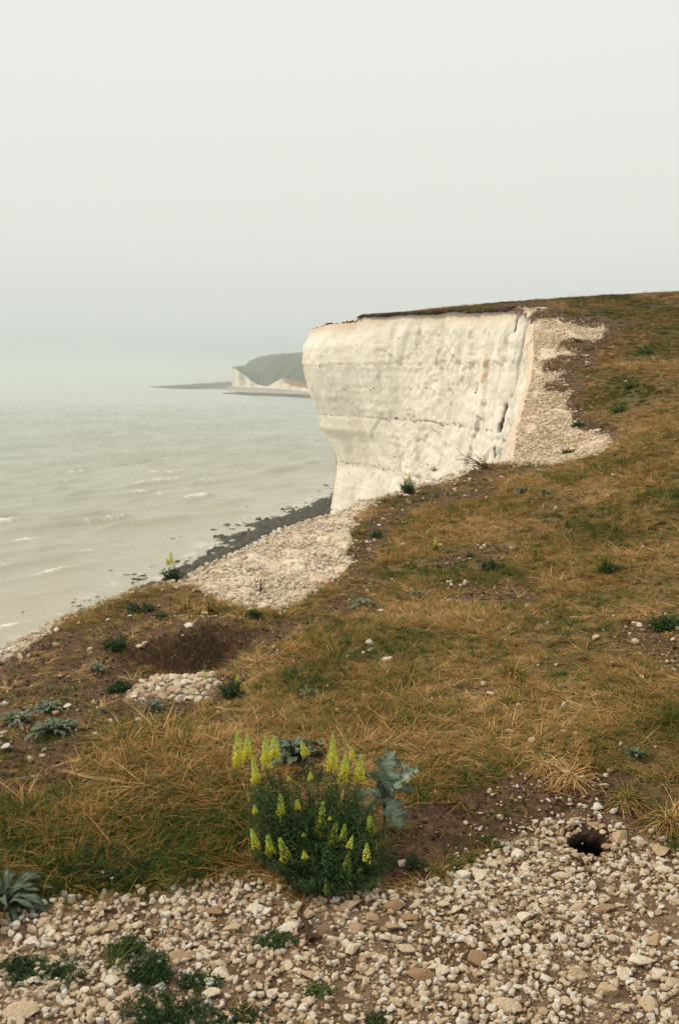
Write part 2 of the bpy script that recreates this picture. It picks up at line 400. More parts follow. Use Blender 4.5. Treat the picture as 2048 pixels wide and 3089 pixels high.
def veg_mat(name, cols, rough=.7, spec=.25, inst=False, trans=0.25, tintmul=False):
    """cols: dark..light ramp looked up by the per-face value stored on the mesh"""
    s = MB(name, rough, spec)
    f = s.attr('fv')
    if inst: f = s.math('ADD', f, s.attr('tone', 'INSTANCER'))
    r = s.n('ShaderNodeValToRGB'); s.l(f, r.inputs[0]); cr = r.color_ramp
    cr.elements[0].position = 0; cr.elements[0].color = (*cols[0], 1)
    cr.elements[1].position = 1; cr.elements[1].color = (*cols[-1], 1)
    for i, q in enumerate(cols[1:-1]):
        e = cr.elements.new((i + 1) / (len(cols) - 1)); e.color = (*q, 1)
    s.color(r.outputs[0])
    if trans:
        tr = s.n('ShaderNodeBsdfTranslucent'); s.l(r.outputs[0], tr.inputs[0])
        ms = s.n('ShaderNodeMixShader'); ms.inputs[0].default_value = trans
        s.l(s.p.outputs[0], ms.inputs[1]); s.l(tr.outputs[0], ms.inputs[2]); s.l(ms.outputs[0], s.out.inputs[0])
    return s.m
# 0 = green .. 1 = pale straw
GRASS_COLS = [(0.030, 0.075, 0.010), (0.090, 0.130, 0.020), (0.195, 0.165, 0.034), (0.285, 0.148, 0.042), (0.42, 0.215, 0.068), (0.58, 0.355, 0.145), (0.70, 0.52, 0.27)]
M_GRASS_I = veg_mat('dry_grass_blades', GRASS_COLS, .75, .2, True, .2)
M_GRASS = veg_mat('grass_tuft_blades', GRASS_COLS, .75, .2, False, .2)
M_HERB = veg_mat('herb_leaves', [(0.012, 0.032, 0.009), (0.028, 0.062, 0.017), (0.055, 0.105, 0.028), (0.115, 0.180, 0.045)], .6, .3)
M_SPIKE = veg_mat('mignonette_florets', [(0.56, 0.48, 0.04), (0.76, 0.70, 0.09), (0.68, 0.72, 0.13), (0.50, 0.64, 0.14), (0.36, 0.54, 0.12)], .6, .2, trans=.3)
M_FELT = veg_mat('felted_leaves', [(0.028, 0.050, 0.028), (0.068, 0.098, 0.060), (0.135, 0.168, 0.115), (0.25, 0.28, 0.21)], .85, .15, trans=.1)
M_STRAP = veg_mat('strap_leaves', [(0.018, 0.036, 0.022), (0.045, 0.072, 0.046), (0.095, 0.125, 0.09), (0.18, 0.21, 0.165)], .85, .15, trans=.1)
M_SILVER = veg_mat('silver_leaves', [(0.05, 0.085, 0.05), (0.11, 0.155, 0.10), (0.21, 0.26, 0.19), (0.36, 0.40, 0.31)], .85, .15, trans=.1)
M_TWIG = veg_mat('dry_twigs', [(0.06, 0.035, 0.022), (0.16, 0.10, 0.06), (0.30, 0.20, 0.12)], .85, .1, trans=0)
M_WHITE = veg_mat('white_petals', [(0.5, 0.45, 0.42), (0.8, 0.76, 0.74)], .6, .2)
s_ = MB('dark_soil', .95, .1); s_.color(s_.mix(s_.noise(30, 5, .6, s_.pos()), (0.030, 0.018, 0.012), (0.075, 0.045, 0.03))); s_.bump(s_.noise(40, 5, .6, s_.pos()), .8, .02); M_SOIL = s_.m
s_ = MB('weedy_rock', .75, .3); q = s_.mix(s_.mapr(s_.noise(.6, 6, .7, s_.pos()), .4, .65), (0.026, 0.023, 0.014), (0.085, 0.076, 0.050)); s_.color(s_.mix(s_.mapr(s_.noise(1.7, 5, .7, s_.pos()), .60, .70, 0, .8), q, (0.18, 0.17, 0.14))); s_.bump(s_.noise(2.5, 6, .7, s_.pos()), 1, .3); M_WEEDROCK = s_.m
s_ = MB('flint', .5, .4); s_.color(s_.mix(s_.noise(6, 4, .6, s_.pos()), (0.09, 0.07, 0.05), (0.28, 0.22, 0.16))); M_FLINT = s_.m

# ------------------------------------------------------------------ GROUND mesh (polar, fine near the camera)
def build_ground():
    th_in = np.linspace(R(-23), R(23), 430); th_l = np.linspace(R(-100), R(-23), 46)[:-1]; th_r = np.linspace(R(23), R(100), 46)[1:]
    th = np.concatenate([th_l, th_in, th_r])
    r = np.concatenate([np.linspace(0.3, 1.9, 24)[:-1], np.exp(np.linspace(math.log(1.9), math.log(150), 640))])
    Rr, T = np.meshgrid(r, th, indexing='ij')
    x = Rr * np.sin(T); y = Rr * np.cos(T)
    z = ground0(x, y)
    zn = zones(x.ravel(), y.ravel(), z.ravel())
    s = -poly_sd(x.ravel(), y.ravel(), LAND).reshape(x.shape)      # > 0 beyond the edge
    s = s + 0.06 * fbm2(x * 3, y * 3, 3, 3) * (y < 20) + 0.12 * fbm2(x * .9, y * .9, 3, 4) * (y >= 20)
    lip = sstep(-0.15, 0.0, s)
    near = (y < 41)
    z = np.where(near, z - 1.15 * np.maximum(s, 0) - 0.03 * lip, z - 0.5 * np.maximum(s, 0))
    # lumps of rubble as real relief
    rb = zn['rub'].reshape(x.shape)
    k = 1 / (1 + 0.09 * y)
    z = z + rb * (y > 4.3) * (0.028 * fbm2(x * 9 * k, y * 9 * k, 3, 61) * (1 + .12 * y) * .5)
    keep = np.maximum.reduce([s[:-1, :-1], s[1:, :-1], s[:-1, 1:], s[1:, 1:]]) < np.where(y[:-1, :-1] < 16.5, 0.75, np.where(near[:-1, :-1], .17, .25))
    # burrow mouth
    if HOLE is not None:
        hx, hy, ra, rb_ = HOLE
        e = ((x - hx) / ra) ** 2 + ((y - hy) / rb_) ** 2
        ec = (e[:-1, :-1] + e[1:, :-1] + e[:-1, 1:] + e[1:, 1:]) / 4
        keep &= ec > 1
    V = np.stack([x, y, z], -1).reshape(-1, 3)
    Fc = grid_faces(len(r), len(th), keep)[:, ::-1]
    used = np.unique(Fc); remap = np.full(len(V), -1); remap[used] = np.arange(len(used))
    cols = np.stack([zn['rub'], zn['dirt'], zn['green']], -1)
    me = mesh_np('ground', V[used], remap[Fc], M_GROUND, cols[used])
    return setp(link('ground', me), 'cliff top ground of brown soil, thatch and chalk rubble', kind='structure')
hc = ground_at(1778, 2562)
HOLE = (hc.x, hc.y + .012, 0.072, 0.068)
build_ground()
# inside of the burrow: a dark tunnel sloping back under the bank
def build_burrow():
    n, V = 30, []
    def ring(cx, cy, ra, rb_, zf, irr):
        for i in range(n):
            a = 2 * math.pi * i / n; w = 1 + irr * (.5 * math.sin(3 * a + 1) + .3 * math.sin(5 * a) + .2 * math.sin(8 * a + 2))
            px, py = cx + ra * math.cos(a) * w, cy + rb_ * math.sin(a) * w; V.append((px, py, zf(px, py, a)))
    g0 = lambda px, py: float(ground0(np.array([px]), np.array([py]))[0])
    hx, hy = HOLE[0], HOLE[1]
    ring(hx, hy, .112, .108, lambda px, py, a: g0(px, py) - .004, .12)
    ring(hx, hy, .092, .088, lambda px, py, a: g0(px, py) + .007, .14)
    ring(hx, hy, .068, .060, lambda px, py, a: g0(px, py) + .002, .2)
    ring(hx - .004, hy + .012, .056, .046, lambda px, py, a: g0(px, py) - .025, .25)
    for k in range(1, 7):
        t = k / 6
        ring(hx - .03 * t, hy + .012 + .30 * t, .056 + .01 * t, .040, lambda px, py, a, t=t: hc.z - .035 - .17 * t + .045 * math.sin(a) * (t * .8 + .3), .2)
    m = len(V) // n
    Fc = [(k * n + i, k * n + (i + 1) % n, (k + 1) * n + (i + 1) % n, (k + 1) * n + i) for k in range(m - 1) for i in range(n)]
    setp(link('burrow', mesh_np('burrow', V, Fc, M_SOIL)), 'dark rabbit burrow mouth dug under the stony bank', 'burrow')
build_burrow()

# ------------------------------------------------------------------ CLIFF wall following the edge
def resample(pts, steps):
    pts = np.array(pts); seg = np.linalg.norm(np.diff(pts, axis=0), axis=1); L = np.concatenate([[0], np.cumsum(seg)])
    # step size depends on distance to the camera
    s, out_ = 0.0, []
    while s < L[-1]:
        i = min(np.searchsorted(L, s, 'right') - 1, len(seg) - 1); t = (s - L[i]) / seg[i]
        q = pts[i] * (1 - t) + pts[i + 1] * t; out_.append(q)
        s += steps(q)
    return np.array(out_)
def smooth(a, k):
    for _ in range(k):
        b = a.copy(); b[1:-1] = (a[:-2] + 2 * a[1:-1] + a[2:]) / 4; a = b
    return a
NOSE_V = [940, 968, 1005, 1050, 1095, 1140, 1190, 1240, 1290, 1320, 1360, 1400, 1440, 1500, 1560]
NOSE_O = [-1.4, -.70, -.40, 0, .05, -.15, -.40, -.85, -1.05, -1.45, -1.8, -2.0, -1.85, -1.7, -1.55]
NOSE_Z = [pix(905, v, 64.0)[2] for v in NOSE_V] + [-20, -35.5]; NOSE_O = [o + .75 for o in NOSE_O] + [1.4, 4.2]
CRACK = [(1562, 935), (1558, 1000), (1556, 1060), (1548, 1130), (1540, 1190), (1532, 1250), (1518, 1300), (1504, 1350), (1488, 1392)]
def build_cliff():
    E = smooth(resample(EDGE[2:], lambda q: 0.10 if 3 < q[1] < 16 else 0.03 if 39.3 < q[1] < 43 else (0.085 if q[1] < 66 else 0.6)), 3)
    E = smooth(E, 0); d = np.gradient(E, axis=0); d /= np.linalg.norm(d, axis=1)[:, None]
    nrm = np.stack([-d[:, 1], d[:, 0]], -1); nrm = smooth(nrm, 14); nrm /= np.linalg.norm(nrm, axis=1)[:, None]
    far = sstep(38.5, 39.6, E[:, 1])
    cv = sstep(16, 18.5, E[:, 1]); ztop = ground0(E[:, 0], E[:, 1]) - (0.55 - .42 * cv) * (1 - far) - 0.12 * far
    off0 = (0.42 - .38 * cv) * (1 - far) - 0.06 * far
    h = np.concatenate([np.linspace(0, 13, 150)[:-1], np.linspace(13, 40, 60)])
    H = h[None, :]; Zt = ztop[:, None]
    Zb = np.maximum(Zt - H, SEA - 1.0 - 0 * H)
    # batter of the cove side, overhang of the nose
    wn = sstep(53, 62, E[:, 1])[:, None] * (E[:, 0] < 6)[:, None]
    cove = (1 - sstep(42, 50, E[:, 1]))[:, None]
    offn = np.interp(Zb, NOSE_Z[::-1], NOSE_O[::-1])
    main = 0.05 * H
    off = off0[:, None] + cove * 0.165 * H + (1 - cove) * (wn * offn + (1 - wn) * main)
    # the headland top steps down to bare chalk near its point
    x = E[:, 0:1] + nrm[:, 0:1] * off; y = E[:, 1:2] + nrm[:, 1:2] * off; z = Zb
    # relief
    big = fbm3(x * .28, y * .28, z * .30, 4, 101)
    blk = fbm3(x * .9, y * .9, z * .7, 4, 111); rid = 1 - np.abs(fbm3(x * .55, y * .55, z * .22, 4, 121)) * 3
    fin = fbm3(x * 3.2, y * 3.2, z * 3.2, 4, 131)
    led = fbm3(x * .12, y * .12, z * 2.2, 3, 141)
    e = sstep(0, 1.0, H + 0 * z)
    rough_right = (1 - sstep(1.5, 5.5, E[:, 0]))[:, None] * 0 + sstep(0.5, 5.5, E[:, 0])[:, None]
    disp = e * (0.14 * big + (0.03 + 0.06 * rough_right) * blk + (0.01 + .035 * rough_right) * rid + 0.05 * led) + (0.022 + .055 * rough_right) * fin * (0.3 + .7 * e)
    wx = .35 * fbm3(x * .8, y * .8, z * .8, 3, 145)
    f1 = facets(x * .42 + wx, y * .42, z * .34 + wx, 601); f2 = facets(x * 1.3 + wx, y * 1.3, z * 1.0 + wx, 611); f3 = facets(x * 3.6 + wx, y * 3.6, z * 3.6, 621)
    bl = sstep(-.35, .25, fbm3(x * .3, y * .3, z * .3, 3, 631))
    disp += e * ((.03 + .09 * rough_right) * f1 + (.03 + .05 * rough_right) * f2 * (.35 + .65 * bl) + (.012 + .045 * rough_right) * f3 * bl)
    # joints: sharp steps
    disp += e * (0.04 + .08 * rough_right) * np.sign(fbm3(x * .45, y * .45, z * .12, 3, 151)) * sstep(0, .08, np.abs(fbm3(x * .45, y * .45, z * .12, 3, 151)))
    band = np.zeros_like(z)
    for zb, w_ in ((0.36, .55), (-2.72, 1.0), (-5.75, .9), (-1.0, .3), (-8.9, .8)):
        wav = zb + 0.10 * fbm2(E[:, 0:1] * .5, E[:, 1:2] * .5, 3, 161)
        q = np.exp(-((z - wav) / 0.035) ** 2) * w_
        band = np.maximum(band, q); disp -= 0.05 * q
    u, v = proj(x, y, z)
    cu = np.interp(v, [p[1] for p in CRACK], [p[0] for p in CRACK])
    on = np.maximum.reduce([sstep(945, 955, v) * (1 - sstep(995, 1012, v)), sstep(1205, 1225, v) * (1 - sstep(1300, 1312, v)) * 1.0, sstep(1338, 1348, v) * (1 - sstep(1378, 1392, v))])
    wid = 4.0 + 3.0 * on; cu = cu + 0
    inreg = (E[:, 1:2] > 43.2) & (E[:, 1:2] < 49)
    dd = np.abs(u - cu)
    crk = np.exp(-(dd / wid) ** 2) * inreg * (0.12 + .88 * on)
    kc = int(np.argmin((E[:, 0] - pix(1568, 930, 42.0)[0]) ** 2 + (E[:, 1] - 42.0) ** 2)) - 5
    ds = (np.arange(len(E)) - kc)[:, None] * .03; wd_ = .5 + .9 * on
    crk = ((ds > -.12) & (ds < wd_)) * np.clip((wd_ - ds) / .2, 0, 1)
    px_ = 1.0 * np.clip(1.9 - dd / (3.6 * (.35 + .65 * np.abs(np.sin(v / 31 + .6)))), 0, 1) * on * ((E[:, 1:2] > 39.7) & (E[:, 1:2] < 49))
    disp -= .10 * crk + .10 * np.minimum(px_, 1); crk = np.clip(px_ * 1.3, 0, 1)  # shallow recess; the remaining mask paints the crack's depth shade
    stain = np.exp(-((u - 1472 - 5 * np.sin(v / 19) - 6 * fin) / 4.5) ** 2) * sstep(-.6, .2, blk + .3 * fin) * .5 * sstep(1060, 1075, v) * (1 - sstep(1150, 1170, v)) * (E[:, 1:2] > 44) * 1.5
    stain = np.maximum(np.minimum(stain, 1) * (.4 + .6 * (fin > -.3)), .42 * np.exp(-(H / (.5 + .35 * blk)) ** 2) * (E[:, 1:2] > 42))
    stain = np.maximum(stain, .55 * np.exp(-(H / .8) ** 2) * (E[:, 1:2] < 40) * (fin > 0))
    x = x + nrm[:, 0:1] * disp; y = y + nrm[:, 1:2] * disp
    z = z + 0.05 * fin * e
    V = np.stack([x, y, z], -1).reshape(-1, 3)
    Fc = grid_faces(len(E), len(h))
    me = mesh_np('cliff', V, Fc, M_CHALK, attrs=dict(stain=stain.ravel(), soil=(crk * on).ravel(), band=band.ravel()))  # soil holds the painted dark of the crack, standing in for deep shade
    o = setp(link('cliff', me), 'white chalk cliff face with flint bands and open cracks', kind='structure')
    # flint nodules sitting in the bands
    fr = ico(1); FV, FF = [], []
    ii = np.where((E[:, 1] > 48) & (E[:, 1] < 66) & (E[:, 0] < 8.5))[0]
    for zb, cnt in ((0.36, 30), (-2.72, 110), (-5.75, 80), (-1.0, 24), (1.6, 10)):
        for _ in range(cnt):
            i = int(RNG.choice(ii)); 
            if fbm2(np.array([E[i, 0] * .9]), np.array([zb * 3.0]), 3, 171)[0] < -.15: continue
            j = int(np.argmin(np.abs(z[i] - (zb + 0.10 * fbm2(np.array([E[i, 0] * .5]), np.array([E[i, 1] * .5]), 3, 161)[0] + RNG.normal(0, .035)))))
            p_ = np.array([x[i, j], y[i, j], z[i, j]]); s_ = RNG.uniform(.018, .055)
            FF.append(fr[1] + len(FV) * len(fr[0])); FV.append(fr[0] * s_ * RNG.uniform(.6, 1.4, 3) + p_)
    for _ in range(45):
        i = int(RNG.choice(ii)); j = int(RNG.integers(5, 140)); p_ = np.array([x[i, j], y[i, j], z[i, j]])
        FF.append(fr[1] + len(FV) * len(fr[0])); FV.append(fr[0] * RNG.uniform(.015, .05) * RNG.uniform(.6, 1.3, 3) + p_)
    f = link('flint_nodules', mesh_np('flint_nodules', np.vstack(FV), np.vstack(FF), M_FLINT), o); f['kind'] = 'stuff'
    # overhanging turf rim along the far part of the edge
    k = np.where((E[:, 1] > 43.9) & (E[:, 1] < 62.2) & (E[:, 0] > 1.15))[0]; A = E[k]; Nn = nrm[k]
    zt = ground0(A[:, 0], A[:, 1])
    w = fbm2(A[:, 0] * 2.2, A[:, 1] * 2.2, 4, 181); th = 0.13 + .10 * fbm2(A[:, 0] * .8, A[:, 1] * .8, 3, 191)
    fade = sstep(0, 1.5, np.arange(len(k)) * .085) * sstep(0, 2.0, (len(k) - 1 - np.arange(len(k))) * .085)
    sec = [(-.9, -.01), (-.2, .05), (.05, .05), (.16, 0), (.17, -.45), (.08, -.85), (-.15, -1.0)]
    rows = []
    for i, (o_, zz) in enumerate(sec):
        oo = o_ + (.12 * w * (i > 1) if i < 6 else 0)
        rows.append(np.stack([A[:, 0] + Nn[:, 0] * oo, A[:, 1] + Nn[:, 1] * oo, zt + (zz * (1 if zz > 0 else th * fade / 1.0 * 1.25)) + .03 * w], -1))
    V = np.stack(rows, 0).reshape(-1, 3)
    setp(link('turf_rim', mesh_np('turf_rim', V, grid_faces(len(sec), len(k))[:, ::-1], M_RIM)), 'dark soil and turf layer overhanging the top of the chalk cliff', kind='structure')
    return o
def ico(sub):
    import bmesh
    bm = bmesh.new(); bmesh.ops.create_icosphere(bm, subdivisions=sub, radius=1)
    bm.verts.ensure_lookup_table(); V = np.array([v.co[:] for v in bm.verts]); Fc = np.array([[v.index for v in f.verts] for f in bm.faces]); bm.free()
    return V, Fc
s_ = MB('turf_rim_soil', .95, .1); P = s_.pos()
q = s_.mix(s_.mapr(s_.noise(2.5, 6, .7, P), .4, .65), (0.028, 0.020, 0.013), (0.105, 0.068, 0.042)); s_.color(q); s_.bump(s_.noise(12, 6, .7, P), 1, .08); M_RIM = s_.m
CLIFF = build_cliff()

# ------------------------------------------------------------------ SEA
def shore_sd(x, y):
    """> 0 on the landward side of the rock platform's shoreline"""
    pl = [(-60, 60), (-46, 100), (-40, 125), (-36.5, 145), (-34, 156), (-32.5, 168), (-27, 189), (-22.5, 222), (-15, 246), (-2, 285), (6, 330), (60, 420), (200, 420), (200, 60)]
    return poly_sd(x, y, pl)
def build_sea():
    th = np.concatenate([np.linspace(R(-80), R(-24), 30)[:-1], np.linspace(R(-24), R(6), 330), np.linspace(R(6), R(75), 30)[1:]])
    r = np.concatenate([np.linspace(20, 90, 30)[:-1], np.exp(np.linspace(math.log(90), math.log(1600), 560)), np.exp(np.linspace(math.log(1640), math.log(22000), 70))])
    Rr, T = np.meshgrid(r, th, indexing='ij'); x = Rr * np.sin(T); y = Rr * np.cos(T)
    sd = shore_sd(x.ravel(), y.ravel()).reshape(x.shape)
    a = R(50); al = x * math.cos(a) + y * math.sin(a); ac = -x * math.sin(a) + y * math.cos(a)
    ac = ac + 5 * fbm2(x * .02, y * .02, 2, 201) + 2.0 * fbm2(al * .05, ac * .09, 2, 205)
    w1 = fbm2(al * .045, ac * .16, 3, 211, .45); w2 = fbm2(al * .13, ac * .45, 2, 221, .45)
    ph = ac / 12.0 * 2 * math.pi + 2.4 * fbm2(al * .04, ac * .02, 2, 231)
    w3 = np.clip(1 - np.sqrt(np.sin(ph / 2) ** 2 + .012), 0, 1) ** 2.0 * (0.5 + .5 * sstep(-.3, .5, fbm2(al * .05, ac * .05, 2, 241)))
    hgt = 0.8 * w1 + 0.40 * w2 + 2.1 * w3
    fade = 1 - sstep(500, 1600, Rr); shal = 0.22 + 0.78 * sstep(0, 26, -sd)
    hgt = hgt * fade * shal
    foamn = fbm2(al * .05, ac * .11, 3, 251)
    foam = sstep(0.50, .68, w3 * .8 + .50 * w1 + .45 * foamn - 0.16 + .12 * np.exp(-((Rr - 190) / 60) ** 2)) * sstep(.05, .25, foamn) * (1 - sstep(240, 520, Rr))
    foam = np.maximum(foam, .35 * sstep(-9, -1, sd) * sstep(.1, .4, fbm2(x * .35, y * .35, 3, 261)) * (Rr < 600))
    turb = np.exp(-np.maximum(-sd, 0) / 95)
    z = SEA + hgt
    V = np.stack([x, y, z], -1).reshape(-1, 3)
    me = mesh_np('sea', V, grid_faces(len(r), len(th))[:, ::-1], M_SEA, attrs=dict(foam=foam.ravel(), turb=turb.ravel()))
    setp(link('sea', me), 'pale milky green sea with low wind waves', kind='structure')
s_ = MB('sea_water', .28, .5); P = s_.pos()
t = s_.attr('turb'); fo = s_.attr('foam')
q = s_.mix(t, (0.335, 0.37, 0.30), (0.40, 0.375, 0.28))
q = s_.mix(s_.mapr(s_.noise(.012, 4, .6, P), .35, .7, 0, .35), q, (0.42, 0.40, 0.31))
fm = s_.math('MULTIPLY', fo, s_.mapr(s_.noise(.35, 6, .75, P), .40, .56)); q = s_.mix(fm, q, (0.80, 0.78, 0.71)); s_.color(q)
s_.l(s_.mapr(fm, 0, 1, .16, .9), s_.p.inputs['Roughness'])
mp_ = s_.n('ShaderNodeMapping'); mp_.inputs['Rotation'].default_value = (0, 0, R(-50)); mp_.inputs['Scale'].default_value = (.35, 1, 1); s_.l(P, mp_.inputs[0])
s_.bump(s_.noise(.35, 7, .68, mp_.outputs[0]), 1.0, .6)
M_SEA = s_.m
build_sea()

# ------------------------------------------------------------------ BEACH: dark weedy rock platform below
def build_beach():
    xs = np.arange(-78, 22, .4); ys = np.arange(95, 345, .6)
    X, Y = np.meshgrid(xs, ys, indexing='xy'); sd = shore_sd(X.ravel(), Y.ravel()).reshape(X.shape)
    n = fbm2(X * .20, Y * .12, 4, 301, .6); n2 = fbm2(X * 1.1, Y * .8, 3, 311)
    h = SEA - .22 + np.where(sd > 0, np.clip(sd * .16, 0, 1.1), np.clip(sd * .045, -1.2, 0)) + .75 * np.maximum(n, -.35) + .80 * n2
    # gullies of standing water
    h -= .5 * np.exp(-((np.abs(fbm2(X * .05, Y * .09, 2, 321)) / .05)) ** 2) * (sd < 12)
    V = np.stack([X, Y, h], -1).reshape(-1, 3)
    keep = (h[:-1, :-1] > SEA - .9)
    Fc = grid_faces(len(ys), len(xs), keep)
    setp(link('beach', mesh_np('beach', V, Fc, M_WEEDROCK)), 'dark seaweed covered rock platform at the foot of the cliffs', kind='structure')
build_beach()

# ------------------------------------------------------------------ FAR HEADLAND
s_ = MB('far_downland', .95, .1); P = s_.pos()
s_.color(s_.mix(s_.mapr(s_.noise(.012, 5, .6, P), .4, .65), (0.040, 0.060, 0.034), (0.105, 0.105, 0.055))); M_HILL = s_.m
s_ = MB('far_chalk', .95, .1); P = s_.pos()
mp_ = s_.n('ShaderNodeMapping'); mp_.inputs['Scale'].default_value = (1, 1, .3); s_.l(P, mp_.inputs[0])
q = s_.mix(s_.mapr(s_.noise(.06, 6, .7, mp_.outputs[0]), .4, .68), (0.80, 0.74, 0.64), (0.50, 0.42, 0.32))
q = s_.mix(s_.attr('rust'), q, (0.30, 0.15, 0.085)); s_.color(q); s_.bump(s_.noise(.08, 5, .7, mp_.outputs[0]), 1, 6); M_FARCHALK = s_.m
s_ = MB('far_shingle', .95, .1); P = s_.pos()
s_.color(s_.mix(s_.attr('pale'), s_.mix(s_.mapr(s_.noise(.03, 5, .6, P), .4, .6), (0.035, 0.036, 0.034), (0.085, 0.08, 0.07)), (0.40, 0.35, 0.28))); M_SHINGLE = s_.m
def build_far():
    # cliff line: u, v of cliff top, v of cliff foot, v of hill crest
    K = [(700, 1112, 1166, 1110), (706, 1111, 1168, 1108), (722, 1121, 1169, 1104), (740, 1133, 1169, 1102), (752, 1144, 1170, 1088), (768, 1153, 1170, 1083), (782, 1162, 1170, 1077), (800, 1166, 1171, 1073),
         (815, 1162, 1172, 1070), (830, 1152, 1174, 1069), (850, 1143, 1176, 1067), (870, 1142, 1178, 1066), (900, 1150, 1181, 1064), (935, 1160, 1184, 1062), (1000, 1150, 1186, 1058), (1100, 1140, 1186, 1060), (1300, 1130, 1188, 1050)]
    K = np.array(K, float); us = np.linspace(700, 1300, 420)
    vt, vb, vh = (np.interp(us, K[:, 0], K[:, i]) for i in (1, 2, 3))
    vt = vt + 1.2 * fbm2(us * .08, us * 0, 3, 401); vh = vh + 1.3 * fbm2(us * .06, us * 0 + 5, 4, 411)
    Yb = np.array([SEA / ((-spp - (v - 1544.5) / F * cp) / (cp - (v - 1544.5) / F * spp)) for v in vb])
    base = np.array([pix(u, v, y) for u, v, y in zip(us, vb, Yb)])
    top = np.array([pix(u, v, y + 14) for u, v, y in zip(us, vt, Yb)]); top[:, 2] = np.maximum(top[:, 2], base[:, 2] + 1)
    rows = 26; V, rust = [], []
    for j in range(rows):
        t = j / (rows - 1); p = base * (1 - t) + top * t
        n = fbm3(p[:, 0] * .03, p[:, 1] * .03, p[:, 2] * .03, 4, 421) * 9 * math.sin(math.pi * min(1, t * 1.0 + .05))
        p = p + np.stack([0 * n, n, 0 * n], -1); V.append(p)
        r_ = sstep(845, 865, us) * (1 - sstep(960, 1000, us)) * sstep(.35, .6, t + .18 * fbm2(us * .05, us * 0 + t * 4, 3, 431) + (us - 900) * .003); rust.append(r_)
    root = link('far_cliffs', mesh_np('far_cliffs', np.vstack(V), grid_faces(rows, len(us)), M_FARCHALK, attrs=dict(rust=np.concatenate(rust))))
    setp(root, 'distant white chalk cliffs in haze below the green headland', kind='structure')
    # downland behind
    rows = 30; V = []
    for j in range(rows):
        t = j / (rows - 1); Y = Yb + 14 + 520 * t ** 1.2
        tt = np.sin(min(t, 1) * math.pi / 2) ** .85
        v = vt * (1 - tt) + vh * tt; k = 1 if t < .001 else 1
        p = np.array([pix(u, vv_, y) for u, vv_, y in zip(us, v, Y)])
        if j == 0: p = top.copy()
        n = fbm2(p[:, 0] * .01, p[:, 1] * .01, 4, 441) * 5 * math.sin(math.pi * t); p[:, 2] += n; V.append(p)
    last = V[-1].copy(); last[:, 1] += 900; last[:, 0] *= 1.25; last[:, 2] -= 8; V.append(last)
    last = last.copy(); last[:, 1] += 50; last[:, 2] = SEA - .5; V.append(last)
    setp(link('far_hills', mesh_np('far_hills', np.vstack(V), grid_faces(len(V), len(us)), M_HILL)), 'green scrub covered headland fading into the haze', kind='structure')
    # end wall toward the open sea
    pts = [v[0] for v in V]; W_ = []
    for p in pts: W_.append(p)
    for p in pts: W_.append(np.array([p[0], p[1], SEA - .5]))
    n = len(pts); Fc = [(i, i + 1, n + i + 1, n + i) for i in range(n - 1)]
    link('seaward_face', mesh_np('seaward_face', W_, Fc, M_FARCHALK, attrs=dict(rust=np.zeros(len(W_)))), root)
    # shingle and rock spits on the water, seen edge-on
    def spit(name, lab, topl, botl, hgt, seed, pale):
        def toxy(u, v):
            b = (v - 1544.5) / F; Y = SEA / ((-spp - b * cp) / (cp - b * spp)); return pix(u, v, Y)[:2]
        poly = [toxy(*p) for p in topl] + [toxy(*p) for p in botl[::-1]]
        P_ = np.array(poly); us_ = np.linspace(topl[0][0], topl[-1][0], 160)
        a = np.interp(us_, [p[0] for p in topl], [p[1] for p in topl]); b = np.interp(us_, [p[0] for p in botl], [p[1] for p in botl])
        V, pv = [], []
        for j in range(24):
            t = j / 23
            for u, v0, v1 in zip(us_, a, b):
                x, y = toxy(u, v0 * (1 - t) + v1 * t)
                V.append((x, y, 0)); pv.append(t)
        V = np.array(V); t = np.array(pv)
        V[:, 2] = SEA - .9 + (hgt + .9) * np.sin(math.pi * np.clip(t, 0, 1)) ** .6 + .5 * fbm2(V[:, 0] * .02, V[:, 1] * .01, 4, seed)
        u = np.tile(us_, 24); pl = pale(u, t) + .25 * fbm2(V[:, 0] * .03, V[:, 1] * .005, 3, seed + 3)
        setp(link(name, mesh_np(name, V, grid_faces(24, 160), M_SHINGLE, attrs=dict(pale=np.clip(pl, 0, 1)))), lab, kind='structure')
    spit('far_reef', 'long dark reef reaching out from the distant headland', [(452, 1166.5), (520, 1161), (600, 1155), (660, 1150), (720, 1146)], [(452, 1167.5), (520, 1174), (620, 1178), (720, 1179), (720, 1179)], .8, 501, lambda u, t: .55 * sstep(.5, .8, t) * sstep(560, 680, u))
    spit('far_beach', 'pale shingle beach below the distant cliffs', [(690, 1160), (800, 1166), (950, 1176), (1100, 1182)], [(690, 1182), (800, 1186), (950, 1192), (1100, 1198)], 1.2, 511, lambda u, t: .75 + 0 * u)
    spit('far_rocks', 'dark rocky foreshore beyond the bay', [(672, 1186.5), (720, 1181), (800, 1184), (950, 1190), (1100, 1195)], [(672, 1187.5), (750, 1194), (860, 1198), (950, 1203), (1100, 1210)], 1.0, 521, lambda u, t: 0 * u)
build_far()

